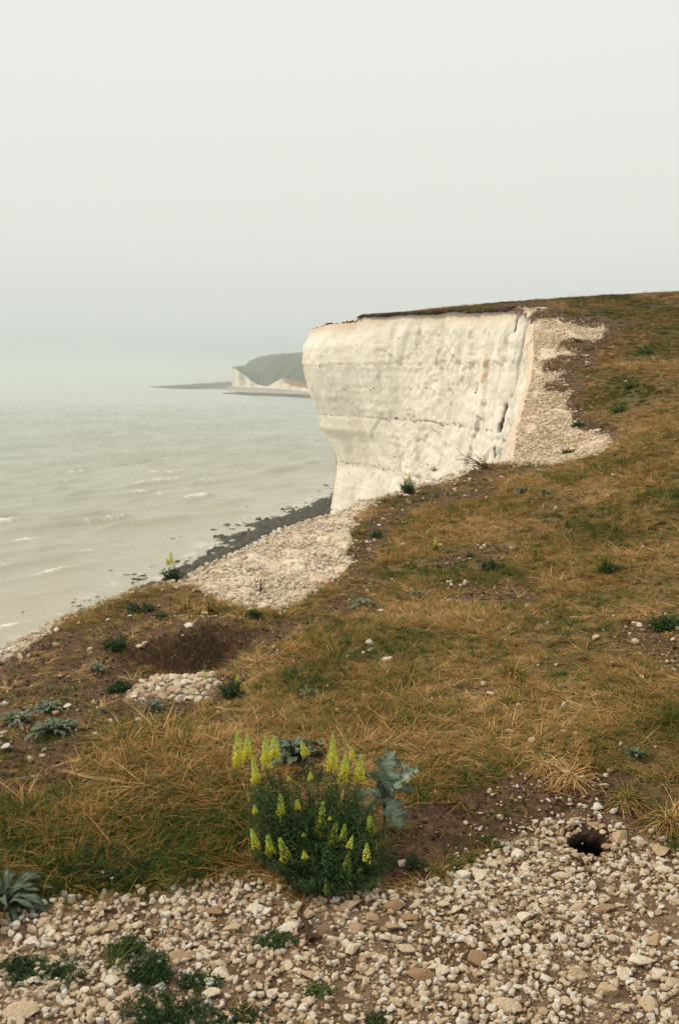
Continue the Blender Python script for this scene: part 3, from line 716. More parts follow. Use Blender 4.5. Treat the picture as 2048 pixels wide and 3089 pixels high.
# ------------------------------------------------------------------ HAZE
def build_haze():
    s = 23500; z0, z1 = SEA - 3, 70.0
    V = [(a, b, c) for a in (-s, s) for b in (-s, s) for c in (z0, z1)]
    Fc = [(0, 1, 3, 2), (4, 6, 7, 5), (0, 4, 5, 1), (2, 3, 7, 6), (0, 2, 6, 4), (1, 5, 7, 3)]
    m = bpy.data.materials.new('sea_haze'); m.use_nodes = True; t = m.node_tree; t.nodes.clear()
    o = N(t, 'ShaderNodeOutputMaterial'); v = N(t, 'ShaderNodeVolumePrincipled')
    v.inputs['Color'].default_value = (0.775, 0.865, 0.875, 1); v.inputs['Density'].default_value = HAZE_DENSITY; v.inputs['Anisotropy'].default_value = 0.0
    t.links.new(v.outputs[0], o.inputs['Volume'])
    setp(link('haze', mesh_np('haze', V, Fc, m, smooth=False)), kind='stuff')
build_haze()

# ------------------------------------------------------------------ instanced masses (stuff)
def instancer(name, pts, rot, scl, tone, idx, variants, label):
    me = bpy.data.meshes.new(name); me.vertices.add(len(pts)); me.vertices.foreach_set('co', np.asarray(pts, np.float32).ravel())
    a = me.attributes.new('rot', 'FLOAT_VECTOR', 'POINT'); a.data.foreach_set('vector', np.asarray(rot, np.float32).ravel())
    a = me.attributes.new('scl', 'FLOAT_VECTOR', 'POINT'); a.data.foreach_set('vector', np.asarray(scl, np.float32).ravel())
    a = me.attributes.new('tone', 'FLOAT', 'POINT'); a.data.foreach_set('value', np.asarray(tone, np.float32))
    a = me.attributes.new('vidx', 'INT', 'POINT'); a.data.foreach_set('value', np.asarray(idx, np.int32))
    col = bpy.data.collections.new(name + '_kinds')
    for i, vm in enumerate(variants): col.objects.link(bpy.data.objects.new(f'{name}_kind_{chr(97 + i)}', vm))
    ng = bpy.data.node_groups.new(name + '_scatter', 'GeometryNodeTree')
    ng.interface.new_socket('Geometry', in_out='INPUT', socket_type='NodeSocketGeometry'); ng.interface.new_socket('Geometry', in_out='OUTPUT', socket_type='NodeSocketGeometry')
    gi, go = N(ng, 'NodeGroupInput'), N(ng, 'NodeGroupOutput')
    ci = N(ng, 'GeometryNodeCollectionInfo'); ci.inputs[0].default_value = col; ci.inputs[1].default_value = True; ci.inputs[2].default_value = True
    ip = N(ng, 'GeometryNodeInstanceOnPoints'); ip.inputs['Pick Instance'].default_value = True
    def na(n_, ty):
        q = N(ng, 'GeometryNodeInputNamedAttribute', data_type=ty); q.inputs[0].default_value = n_; return q.outputs[0]
    er = N(ng, 'FunctionNodeEulerToRotation'); ng.links.new(na('rot', 'FLOAT_VECTOR'), er.inputs[0])
    ng.links.new(gi.outputs[0], ip.inputs['Points']); ng.links.new(ci.outputs[0], ip.inputs['Instance'])
    ng.links.new(na('vidx', 'INT'), ip.inputs['Instance Index']); ng.links.new(er.outputs[0], ip.inputs['Rotation']); ng.links.new(na('scl', 'FLOAT_VECTOR'), ip.inputs['Scale'])
    ng.links.new(ip.outputs[0], go.inputs[0])
    o = link(name, me); md = o.modifiers.new('scatter', 'NODES'); md.node_group = ng
    return setp(o, label, kind='stuff')

def rock_mesh(name, sub, seed, mat, cuts=10):
    r = np.random.default_rng(seed); V, Fc = ico(sub); V = V.copy()
    sc = np.array([1, r.uniform(.65, .95), r.uniform(.5, .8)]); V *= sc
    V *= (1 + .16 * fbm3(V[:, 0] * 1.3 + seed, V[:, 1] * 1.3, V[:, 2] * 1.3, 2, seed))[:, None]
    for _ in range(cuts):
        n = r.normal(size=3); n /= np.linalg.norm(n); d = r.uniform(.44, .76) * np.linalg.norm(n * sc)
        q = V @ n; V -= np.maximum(q - d, 0)[:, None] * n * .94
    V += .010 * np.stack([fbm3(V[:, 0] * 5 + k, V[:, 1] * 5, V[:, 2] * 5, 2, seed + k) for k in range(3)], -1)
    me = mesh_np(name, V, Fc, mat)
    me.set_sharp_from_angle(angle=R(24))
    return me
ROCK_S = [rock_mesh('chalk_bit', 2, 40 + i, M_STONE_I, 11) for i in range(10)]
ROCK_L = [rock_mesh('chalk_stone', 3, 70 + i, M_STONE, 13) for i in range(14)]

def surf(x, y):
    s = -poly_sd(x, y, LAND)
    return ground0(x, y) - 1.15 * np.maximum(s, 0) * (y < 41), s

def sample_region(n, x0, x1, y0, y1, dens, power=1.0):
    """points with density ~ dens(zones); y drawn towards the camera by the power"""
    y = y0 * (y1 / y0) ** RNG.random(n) if power else RNG.uniform(y0, y1, n)
    x = RNG.uniform(x0, x1, n)
    if power:    # x range scales with y
        x = RNG.uniform(-.42, .42, n) * y
    z, s = surf(x, y); zn = zones(x, y, ground0(x, y))
    keep = RNG.random(n) < dens(x, y, zn, s)
    return x[keep], y[keep], z[keep], {k: v[keep] for k, v in zn.items()}, s[keep]

s_ = MB('soil_clod', .95, .1); s_.color(s_.mix(s_.attr('tone', 'INSTANCER'), (0.065, 0.038, 0.022), (0.20, 0.125, 0.070))); s_.bump(s_.noise(3, 5, .6, s_.n('ShaderNodeTexCoord').outputs['Object']), .7, .2); M_CLOD = s_.m
CLODS = [rock_mesh('soil_clod', 1, 240 + i, M_CLOD, 3) for i in range(5)]
def clods():
    n = 110000; y = 2.9 * (40 / 2.9) ** RNG.random(n); x = RNG.uniform(-.42, .42, n) * y; z, s = surf(x, y); zn = zones(x, y, z)
    k = (RNG.random(n) < np.maximum(zn['dirt'] * .9, .25 * zn['rub'] * (y < 4.5))) & (s < -.03) & (((x - HOLE[0]) / .09) ** 2 + ((y - HOLE[1]) / .085) ** 2 > 1)
    x, y, z = x[k], y[k], z[k]; n = len(x); sz = np.minimum(.005 * (1 - RNG.random(n)) ** (-1 / 2.2), .02) * (.7 + .08 * y)
    instancer('soil_crumbs', np.stack([x, y, z + sz * .12], -1), RNG.uniform(-3, 3, (n, 3)), (sz / 2)[:, None] * RNG.uniform(.7, 1.3, (n, 3)), np.clip(RNG.normal(.35, .28, n), 0, 1), RNG.integers(0, 5, n), CLODS, 'brown crumbs of dry soil on the bare ground')
def stones_stuff():
    P, Rt, S, T = [], [], [], []
    def add(x, y, z, size, tone, sink=.2):
        n = len(x); P.append(np.stack([x, y, z + size * (.38 - sink)], -1)); Rt.append(RNG.uniform(-.5, .5, (n, 3)) + np.stack([0 * x, 0 * x, RNG.uniform(0, 6.3, n)], -1))
        S.append((size / 2)[:, None] * RNG.uniform(.75, 1.25, (n, 3))); T.append(tone)
    # foreground bed
    def pw(n, lo, hi, a): return np.minimum(lo * (1 - RNG.random(n)) ** (-1 / a), hi)
    n = 105000; x = RNG.uniform(-1.75, 1.75, n); y = RNG.uniform(1.9, 3.9, n)
    z, s = surf(x, y); zn = zones(x, y, z); cl = .30 + .70 * sstep(-.28, .15, fbm2(x * 3.3, y * 3.3, 3, 601))
    k = (RNG.random(n) < zn['fg'] * cl * .85) & (((x - HOLE[0]) / .075) ** 2 + ((y - HOLE[1]) / .07) ** 2 > 1)
    x, y, z = x[k], y[k], z[k]; sz = pw(len(x), .0048, .028, 1.6)
    add(x, y, z, sz, np.clip(RNG.normal(.52, .20, len(x)) + 14 * (sz - .008), 0, 1))
    n = 6200; x = RNG.uniform(-1.75, 1.75, n); y = RNG.uniform(1.9, 3.9, n); z, s = surf(x, y); zn = zones(x, y, z); k = (RNG.random(n) < zn['fg'] * .75) & (((x - HOLE[0]) / .085) ** 2 + ((y - HOLE[1]) / .08) ** 2 > 1)
    x, y, z = x[k], y[k], z[k]; add(x, y, z, RNG.uniform(.014, .034, len(x)), np.clip(RNG.normal(.78, .17, len(x)), 0, 1), .12)
    a_ = RNG.uniform(0, 6.283, 110); q_ = RNG.uniform(1.0, 1.6, 110); x = HOLE[0] + .070 * np.cos(a_) * q_; y = HOLE[1] + .066 * np.sin(a_) * q_; z, s = surf(x, y)
    add(x, y, z + .004, RNG.uniform(.010, .030, 110), np.clip(RNG.normal(.5, .2, 110), 0, 1), .1)
    # edge rubble
    n = 115000; x = RNG.uniform(-4, 3.4, n); y = 4.6 * (16.5 / 4.6) ** RNG.random(n); z, s = surf(x, y); zn = zones(x, y, ground0(x, y))
    k = (RNG.random(n) < np.maximum(zn['edge'], (s > -.02) * .9)) & (s < .45)
    x, y, z = x[k], y[k], z[k]; add(x, y, z, pw(len(x), .009, .050, 1.55) * (1 + .02 * y), np.clip(RNG.normal(.87, .12, len(x)), 0, 1))
    # hollow
    n = 3600; x = RNG.uniform(-1.5, .2, n); y = RNG.uniform(4.3, 6, n); z, s = surf(x, y); zn = zones(x, y, z); k = RNG.random(n) < zn['hol']
    x, y, z = x[k], y[k], z[k]; add(x, y, z, pw(len(x), .014, .06, 1.4), np.clip(RNG.normal(.76, .14, len(x)), 0, 1))
    # cove
    n = 130000; y = 13.5 * (47 / 13.5) ** RNG.random(n); x = RNG.uniform(.10, .30, n) * y; z, s = surf(x, y); zn = zones(x, y, ground0(x, y))
    k = (RNG.random(n) < zn['cove'] * .8) & (s < -.02)
    x, y, z = x[k], y[k], z[k]; add(x, y, z, pw(len(x), .018, .080, 1.75) * (.75 + .018 * y), np.clip(RNG.normal(.72, .17, len(x)), 0, 1))
    # crumbs on the soil and between the grass
    n = 42000; y = 2.9 * (42 / 2.9) ** RNG.random(n); x = RNG.uniform(-.42, .42, n) * y; z, s = surf(x, y); zn = zones(x, y, z)
    pat = sstep(.0, .45, fbm2(x * 1.7 / (1 + .05 * y), y * 1.7 / (1 + .05 * y), 3, 611))
    k = (RNG.random(n) < (.10 + .50 * zn['dirt']) * (.12 + .88 * pat)) & (s < -.05)
    x, y, z = x[k], y[k], z[k]; add(x, y, z + .004, pw(len(x), .0065, .045, 1.9) * (.65 + .11 * y), np.clip(RNG.normal(.74, .18, len(x)), 0, 1))
    P, Rt, S, T = map(np.concatenate, (P, Rt, S, T))
    instancer('chalk_rubble', P, Rt, S, T, RNG.integers(0, 10, len(P)), ROCK_S, 'loose chalk rubble and gravel strewn over the cliff top')
stones_stuff()
clods()

# ------------------------------------------------------------------ single stones
PLACED = []
def stone(u, v, w, h=None, tone=.7, label=None, group=None, variant=None, Y=None, rz=None):
    """w, h: size on the photograph in pixels"""
    p = ground_at(u, v); d = p.length; W_ = w * d / F; H_ = (h or w * .7) * d / F
    o = link('chalk_stone', ROCK_L[variant if variant is not None else random.randrange(len(ROCK_L))])
    hz = min(W_ * .55, max(H_ * .75, W_ * .3)); hy = max(W_ * .5, min(H_ * 1.3, W_ * 1.1))
    o.scale = (W_ * .60, hy * .62, hz * .80); o.rotation_euler = (random.uniform(-.25, .25), random.uniform(-.25, .25), rz if rz is not None else random.uniform(-.5, .5))
    o.location = (p.x, p.y + H_ * .2, p.z + hz * .22); o.color = (tone, tone, tone, 1)
    PLACED.append((p.x, p.y, W_ * .5))
    return setp(o, label, 'stone', group)
BIG = [
 (88, 2862, 56, 62, .95, 'large white wedge shaped stone below the felted plant at lower left'),
 (388, 2782, 34, 32, .97, 'bright white cube shaped stone left of the thin green grass tuft'),
 (432, 2846, 34, 32, .93, 'white angular stone beside the green weed column in the rubble'),
 (197, 2832, 36, 32, .88, 'pale rounded stone a hand above the dark green weed mat'),
 (330, 2812, 48, 34, .42, 'tan lumpy stone above the thin green grass tuft'),
 (510, 2866, 30, 24, .85, 'cream stone right of the green weed column'),
 (775, 2752, 48, 36, .95, 'white blocky stone just above the small green weed mat'),
 (872, 2808, 58, 40, .95, 'white angular pair stone beside the dark twist of root'),
 (642, 2762, 64, 44, .22, 'brown flat stone among pale rubble below the long grass'),
 (696, 2812, 60, 34, .55, 'wide beige stone left of the small green weed mat'),
 (245, 2915, 46, 26, .80, 'cream stone at the tip of the dark green weed mat'),
 (215, 2955, 56, 30, .35, 'tan half buried stone below the dark green weed mat'),
 (150, 2992, 48, 56, .72, 'upright cream stone at the lower left with flat sides'),
 (338, 2972, 46, 36, .96, 'white rounded stone in front of the rusty soil patch'),
 (331, 3012, 30, 30, .98, 'small clean white stone beside the rusty soil patch'),
 (202, 3036, 52, 26, .93, 'long white stone near the bottom edge below the upright stone'),
 (70, 3066, 90, 60, .66, 'big two peaked cream stone in the bottom left corner'),
 (238, 3058, 34, 50, .45, 'tan upright stone beside the long white stone at the bottom'),
 (665, 2948, 66, 38, .90, 'oval white stone above the trailing weeds near the bottom'),
 (632, 3016, 58, 34, .86, 'squared cream stone near the bottom between two weeds'),
 (545, 2898, 70, 46, .40, 'tan rough stone right of the green weed column'),
 (820, 3012, 46, 36, .85, 'cream stone beside the bottom grass wisps'),
 (935, 2955, 62, 34, .55, 'beige slab like stone in the lower middle rubble'),
 (1056, 2744, 92, 34, .52, 'broad beige slab lying right of the dark root'),
 (1187, 2750, 60, 46, .18, 'dark brown stone just under the soil bank'),
 (1240, 2782, 74, 30, .24, 'brown flat slab just below the dark brown stone'),
 (1122, 2778, 46, 34, .45, 'tan stone left of the dark brown stone'),
 (1076, 2808, 64, 34, .42, 'tan sloping stone under the broad beige slab'),
 (1180, 2812, 54, 40, .50, 'beige stone below the brown flat slab'),
 (1158, 2842, 38, 32, .88, 'white pointed stone in the middle rubble'),
 (1399, 2657, 52, 42, .93, 'white rounded stone leaning on the largest cream oval stone'),
 (1447, 2650, 62, 44, .86, 'largest cream oval stone below the soil bank'),
 (1481, 2611, 38, 32, .92, 'white round stone above the cream oval stone'),
 (1518, 2612, 46, 72, .46, 'tall tan knobbly stone left of the smooth white stone'),
 (1562, 2586, 48, 32, .97, 'smooth white stone at the upper edge of the rubble'),
 (1585, 2620, 32, 26, .85, 'pale stone under the smooth white stone'),
 (1607, 2572, 36, 24, .72, 'cream stone right of the smooth white stone'),
 (1377, 2750, 42, 32, .82, 'cream stone alone in fine rubble below the oval stone'),
 (1342, 2740, 34, 24, .78, 'small cream stone touching the lone cream stone'),
 (1495, 2802, 50, 38, .80, 'five sided cream stone in the middle right rubble'),
 (1577, 2786, 50, 42, .92, 'white angular stone right of the five sided stone'),
 (1060, 2880, 54, 46, .82, 'cream lumpy stone in the lower middle rubble'),
 (1145, 2900, 42, 38, .88, 'white stone right of the cream lumpy stone'),
 (1228, 2880, 54, 42, .66, 'beige stone with a notch in the lower middle rubble'),
 (1272, 2966, 82, 58, .20, 'large brown slanting stone in the lower middle'),
 (1442, 2908, 60, 48, .22, 'brown rounded stone in the lower right rubble'),
 (1338, 2940, 42, 32, .86, 'pale stone between the two brown stones'),
 (1396, 2932, 42, 36, .78, 'cream stone left of the brown rounded stone'),
 (1644, 2962, 48, 34, .94, 'white block shaped stone right of the brown rounded stone'),
 (1668, 3004, 50, 30, .90, 'white flat stone under the white block stone'),
 (1560, 2992, 46, 26, .90, 'white oval stone above the biggest bottom stone'),
 (1538, 3052, 76, 46, .70, 'biggest smooth beige stone near the bottom middle right'),
 (1742, 2954, 62, 44, .48, 'grey beige stone in the lower right rubble'),
 (1835, 3012, 80, 52, .55, 'long beige slanting stone near the bottom right'),
 (1925, 2915, 84, 50, .90, 'big white irregular stone at the lower right'),
 (1880, 2950, 54, 36, .82, 'cream stone leaning against the big white irregular stone'),
 (1985, 2955, 46, 40, .88, 'white square stone right of the big irregular stone'),
 (1958, 3040, 66, 44, .62, 'beige stone near the bottom right corner'),
 (2028, 2975, 52, 40, .60, 'tan stone cut by the right edge of the picture'),
 (1866, 2546, 82, 46, .50, 'tan triangular slab jutting beside the burrow mouth'),
 (1796, 2506, 66, 18, .40, 'long thin tan stone propped over the burrow mouth'),
 (1804, 2441, 40, 28, .98, 'white jagged stone on the soil above the burrow'),
 (1762, 2444, 32, 16, .96, 'thin white flake left of the jagged stone above the burrow'),
 (1691, 2495, 26, 26, .98, 'small bright white stone on the soil left of the burrow'),
 (1657, 2482, 26, 20, .93, 'small pale stone at the top of the soil left of the burrow'),
 (1834, 2600, 32, 18, .97, 'small white bar shaped stone at the foot of the burrow'),
 (1836, 2566, 34, 24, .28, 'brown stone at the right lip of the burrow'),
 (1992, 2576, 66, 44, .46, 'tan hump stone under the grass at the right'),
 (2004, 2632, 42, 26, .97, 'white oval stone near the right edge under the tan hump'),
 (1945, 2638, 28, 30, .78, 'cream stone left of the white oval stone'),
 (1805, 2830, 20, 20, 1.0, 'tiny bright white cube in the right rubble'),
 (1866, 2820, 26, 24, .90, 'small white stone beside the tiny white cube'),
 (1970, 2850, 60, 34, .42, 'tan slab in the right rubble above the big white stone'),
 (1899, 2976, 28, 26, .98, 'small white stone below the big irregular stone'),
 (1690, 2650, 50, 34, .78, 'cream angular stone below the burrow to the left'),
 (1826, 2750, 66, 30, .30, 'brown mottled slab in the middle right rubble'),
 (1740, 2742, 46, 26, .62, 'beige stone left of the brown mottled slab'),
 (1252, 2626, 38, 18, .55, 'beige flake at the foot of the soil bank'),
 (1566, 2412, 16, 14, .98, 'tiny white pebble on the bare soil bank'),
 (1640, 2730, 36, 26, .80, 'cream stone left of the beige stone in the right rubble'),
 (571, 1894, 30, 22, .98, 'lone white stone on top of the brown soil mound'),
 (326, 1875, 18, 13, .96, 'small white stone left on the brown soil mound'),
 (391, 1863, 15, 12, .95, 'small white stone near the edge on the soil mound'),
 (422, 1973, 20, 16, .88, 'pale broken stone left of the dark scooped hollow'),
 (962, 1985, 22, 18, .78, 'beige stone in dry grass right of the hollow'),
 (1432, 2113, 32, 14, .97, 'flat white stone lying in the dry grass'),
 (1927, 1888, 24, 18, 1.0, 'bright white stone in grass left of the green weed at right'),
 (1937, 1904, 26, 10, .92, 'flat pale stones just under the bright white stone in grass'),
 (1529, 1931, 26, 12, .97, 'white stone in the dry grass below the tan stone'),
 (1537, 1900, 26, 24, .60, 'tan stone in the dry grass above the white stone'),
 (1052, 1700, 22, 14, .95, 'white stone at the inner edge of the pale rubble strip'),
 (1745, 1350, 44, 18, .90, 'big white block at the lower right of the cove rubble'),
 (1743, 1389, 40, 9, .92, 'flat white slab on the grassy rim of the cove'),
 (1800, 1303, 26, 18, .86, 'white block at the right side of the cove rubble'),
 (1817, 1430, 18, 12, .92, 'white stone in grass behind the cove rim'),
 (1618, 1505, 16, 12, .95, 'white stone beside the dark grey leafed plant'),
 (1118, 1931, 12, 16, .90, 'upright pale stone in the dry grass left of centre'),
 (1150, 1845, 26, 10, .90, 'flat pale stone near the silvery plant below the rubble'),
 (1240, 1572, 14, 10, .90, 'small pale stone on the bare soil near the edge'),
 (600, 2058, 26, 18, .92, 'white stone at the back of the rubble patch in the hollow'),
 (525, 2045, 24, 16, .90, 'pale stone at the back left of the hollow rubble patch'),
 (400, 2112, 30, 20, .93, 'white stone at the left tip of the hollow rubble patch'),
 (420, 2092, 34, 24, .66, 'beige stone behind the left tip of the hollow rubble patch'),
 (575, 2112, 44, 20, .92, 'flat white stone at the front of the hollow rubble patch'),
 (525, 2085, 40, 30, .55, 'tan stone in the middle of the hollow rubble patch'),
 (487, 2068, 26, 20, .93, 'white stone in the left half of the hollow rubble patch'),
 (1228, 1497, 24, 12, .82, 'pale boulder at the foot of the small yellow flowered plant'),
 (130, 2285, 20, 15, .86, 'pale stone below the felted rosettes at left'),
 (290, 2219, 20, 18, .90, 'white stone right of the largest felted rosette'),
 (1540, 2108, 14, 9, .9, 'small pale stone in the grass right of the flat white stone'),
 (1510, 2108, 22, 10, .85, 'small cream stone in the grass beside the flat white stone'),
]
for (u, v, w, h, t, lab) in BIG: stone(u, v, w, h, t, lab)
REFS = [(88, 2862, 'large white wedge stone'), (440, 2950, 'dark green weed column'), (160, 2950, 'dark green weed mat'), (775, 2752, 'white blocky stone'), (830, 2850, 'low green weed mat'),
 (930, 2800, 'dark woody root'), (665, 2948, 'oval white stone'), (1056, 2744, 'broad beige slab'), (1187, 2750, 'dark brown stone'), (1447, 2650, 'largest cream oval stone'), (1518, 2612, 'tall tan knobbly stone'),
 (1778, 2562, 'burrow mouth'), (1272, 2966, 'large brown slanting stone'), (1442, 2908, 'brown rounded stone'), (1538, 3052, 'biggest smooth beige stone'), (1925, 2915, 'big white irregular stone'),
 (1805, 2830, 'tiny bright white cube'), (1826, 2750, 'brown mottled slab'), (1495, 2802, 'five sided cream stone'), (50, 2740, 'strap leaved plant'), (400, 3010, 'rusty soil patch'), (70, 3066, 'two peaked cream stone'),
 (1866, 2546, 'tan triangular slab'), (642, 2762, 'brown flat stone'), (330, 2812, 'tan lumpy stone'), (635, 1850, 'golden green edge tuft'), (783, 1790, 'dead branching plant'), (523, 1757, 'yellow flowered plant on the edge'),
 (1052, 1700, 'white inner edge stone'), (571, 1894, 'lone white stone'), (900, 1640, 'open sea edge of the rubble'), (520, 2080, 'tan stone in the hollow'), (700, 2112, 'lime flowered plant'), (462, 2145, 'rosette below the hollow'), (478, 2040, 'rusty tuft in the hollow')]
USED = set()
def stone_label(u, v, w, wd):
    size = 'small' if w < 24 else ('middling' if w < 33 else 'large')
    order = sorted(REFS, key=lambda r: (r[0] - u) ** 2 + (r[1] - v) ** 2)
    for ref in order[:3]:
        du, dv = u - ref[0], v - ref[1]; dist = math.hypot(du, dv)
        vs = 'below' if dv > abs(du) * .45 else ('above' if dv < -abs(du) * .45 else '')
        hs = 'right' if du > abs(dv) * .45 else ('left' if du < -abs(dv) * .45 else '')
        d = f'{vs} and {hs} of' if vs and hs else (vs or f'{hs} of')
        near = 'just ' if dist < 60 else ('' if dist < 150 else 'well ')
        lab = f'{size} {wd} chalk stone {near}{d} the {ref[2]}'
        if lab not in USED and len(lab.split()) <= 16: USED.add(lab); return lab
    return None
def more_stones():
    words = {0: ('tan', .40), 1: ('beige', .62), 2: ('cream', .78), 3: ('white', .93)}
    cnt = 300 - len(BIG); n = 0; tries = 0
    while n < cnt and tries < 9000:
        tries += 1
        if n < cnt * .74:
            u, v = random.uniform(5, 2043), random.uniform(2600, 3088); zone = 'fg'
        elif n < cnt * .9:
            u, v = random.uniform(20, 1100), random.uniform(1600, 1960); zone = 'edge'
        else: u, v = random.uniform(400, 660), random.uniform(2020, 2120); zone = 'hol'
        p = ground_at(u, v); zn = zones(np.array([p.x]), np.array([p.y]), np.array([p.z]))
        if zn[zone][0] < .6: continue
        w = {'fg': random.choice([20, 24, 26, 30, 34, 40]) , 'edge': random.uniform(14, 26), 'hol': random.uniform(14, 26)}[zone]
        W_ = w * p.length / F
        if any((p.x - a) ** 2 + (p.y - b) ** 2 < (W_ * .45 + c_ * .85) ** 2 for a, b, c_ in PLACED): continue
        k = random.choice([0, 1, 1, 2, 2, 2, 3, 3]); wd, t = words[k]
        if zone != 'fg': k = max(k, 1); wd, t = words[k]
        side = 'left' if u < 683 else ('middle' if u < 1366 else 'right')
        lab, grp = {'fg': (f'{wd} chalk stone among others in the {side} part of the foreground rubble', 'foreground rubble stones'),
                    'edge': (f'{wd} chalk stone in the pale rubble strip along the cliff edge', 'cliff edge rubble stones'),
                    'hol': (f'{wd} chalk stone in the small rubble patch of the hollow', 'hollow rubble stones')}[zone]
        lab = stone_label(u, v, w, wd) or lab
        stone(u, v, w, w * random.uniform(.55, .9), min(1, max(0, t + random.uniform(-.06, .06))), lab, f'{wd} {side} {grp}' if zone == 'fg' else f'{wd} {grp}', rz=random.uniform(0, 6.3)); n += 1
more_stones()

# ------------------------------------------------------------------ grass
def blade_strip(base, dirv, L, w, bend, side, seg=3):
    """returns verts, quads of one tapering curved blade"""
    pts = []; p = np.array(base, float); d = np.array(dirv, float); d /= np.linalg.norm(d)
    for i in range(seg + 1):
        t = i / seg; ww = w * (1 - t) ** .7 + w * .08
        pts += [p - side * ww / 2, p + side * ww / 2]
        d2 = d + np.array([0, 0, -bend * (t + .3)]); d2 /= np.linalg.norm(d2); p = p + d2 * L / seg; d = d2
    return pts, [(2 * i, 2 * i + 1, 2 * i + 3, 2 * i + 2) for i in range(seg)]
def tuft_mesh(name, mat, n, Lr, spread, w, lean, greens, seed, leandir=0.0, bend=(.2, .9), seg=3, fvr=(.32, .92), spreadang=.9):
    r = np.random.default_rng(seed); V, Fc, fv = [], [], []
    for _ in range(n):
        a = r.uniform(0, 6.283); q = r.uniform(0, spread) * math.sqrt(r.random()); b = (q * math.cos(a), q * math.sin(a), -.004)
        yaw = leandir + r.normal(0, spreadang); le = max(0.05, r.normal(lean, .28))
        d = np.array([math.cos(yaw) * math.sin(le), math.sin(yaw) * math.sin(le), math.cos(le)])
        sd = np.cross(d, [0, 0, 1]) + r.normal(0, .25, 3); sd /= np.linalg.norm(sd)
        L = r.uniform(*Lr); green = r.random() < greens
        pv, pf = blade_strip(b, d, L, w * r.uniform(.6, 1.2), r.uniform(*bend) * (.6 if green else 1), sd, seg)
        o_ = len(V); V += pv; Fc += [tuple(i + o_ for i in f) for f in pf]
        f_ = r.uniform(.02, .30) if green else r.uniform(*fvr); fv += [f_] * len(pf)
    V = np.array(V); V[:, 2] = np.maximum(V[:, 2], -.012 + .006 * r.random(len(V)))
    return mesh_np(name, V, Fc, mat, attrs=dict(fv=np.array(fv)))
TUFT = [tuft_mesh('tuft_kind', M_GRASS_I, 26, (.04, .105), .035, .0026, 1.05, g_, 800 + i, 0.0, (.1, .5)) for i, g_ in enumerate([.15, .25, .35, .5, .3, .2])]
TUFT += [tuft_mesh('tuft_short', M_GRASS_I, 30, (.015, .05), .045, .0026, .8, g_, 820 + i, 0.0, (.1, .8), 2) for i, g_ in enumerate([.2, .5])]
TUFT += [tuft_mesh('tuft_green', M_GRASS_I, 24, (.03, .085), .028, .0028, .65, .95, 830 + i, 0.0, (.2, .9)) for i in range(2)]
TUFT += [tuft_mesh('tuft_straw', M_GRASS_I, 12, (.07, .17), .03, .0026, 1.25, .02, 840 + i, 0.0, (.05, .3), 3, (.7, 1.1), .6) for i in range(2)]
def build_grass():
    n = 330000
    r0, r1 = 2.6, 72.0
    # radial density ~ r^-1.4 per area
    U = RNG.random(n); r = (r0 ** .75 + U * (r1 ** .75 - r0 ** .75)) ** (1 / .75)
    th = RNG.uniform(-.42, .40, n); x = r * np.sin(th); y = r * np.cos(th)
    z = ground0(x, y); s = -poly_sd(x, y, LAND); zn = zones(x, y, z)
    thin = fbm2(x * 2.0 / (1 + .05 * y), y * 2.0 / (1 + .05 * y), 3, 621)
    p = (1 - zn['rub']) ** 2 * (1 - .88 * zn['dirt']) * (.40 + .60 * sstep(-.40, .20, thin))
    p = np.maximum(p, zn['long'] * (1 - zn['rub']))
    k = (RNG.random(n) < p * .62) & (s < -.03)
    x, y, z, r, th = x[k], y[k], z[k], r[k], th[k]; zn = {a: b[k] for a, b in zn.items()}; n = len(x)
    f = 1 / (1 + .05 * y)
    yaw = 3.0 * fbm2(x * .9 * f, y * .9 * f, 3, 631) + RNG.normal(0, .55, n) + np.where(RNG.random(n) < .5, 0, math.pi)
    big = np.clip((r / 5) ** .55, 1, 4.2)
    hgt = (.50 + .45 * RNG.random(n)) * (1 + .5 * fbm2(x * 1.4 * f, y * 1.4 * f, 3, 641)) * (1 + .5 * zn['long']) * (1 - .35 * zn['dirt'])
    hs = hgt * np.clip((r / 5) ** .28, 1, 2.0) * (1 - .35 * sstep(9, 25, y))
    ws = big * (.9 + .3 * RNG.random(n)) * (1 + .5 * zn['long'])
    g_ = zn['green']; tone = -.07 - .21 * g_ + .26 * fbm2(x * 2.3 * f, y * 2.3 * f, 3, 651) + RNG.normal(0, .085, n) - .09 * zn['long'] - .09 * zn['long'] * sstep(2480, 2640, zn['v']) + .04 * (1 - g_) - .05 * zn['dirt']
    q = RNG.random(n); idx = RNG.integers(0, 6, n)
    idx = np.where(q < .16, 6 + RNG.integers(0, 2, n), idx); idx = np.where((q > .62) & (q < .62 + .26 * g_ + .07), 8 + RNG.integers(0, 2, n), idx)
    idx = np.where(q > .965, 10 + RNG.integers(0, 2, n), idx); idx = np.where((zn['dirt'] > .5) & (q < .7), 6 + RNG.integers(0, 2, n), idx)
    rot = np.stack([RNG.normal(0, .12, n), RNG.normal(0, .12, n), yaw], -1)
    instancer('grass', np.stack([x, y, z + .002], -1), rot, np.stack([ws, ws, hs], -1), tone, idx, TUFT, 'dry brown and olive grass matted over the cliff top')
    print('grass', n)
build_grass()

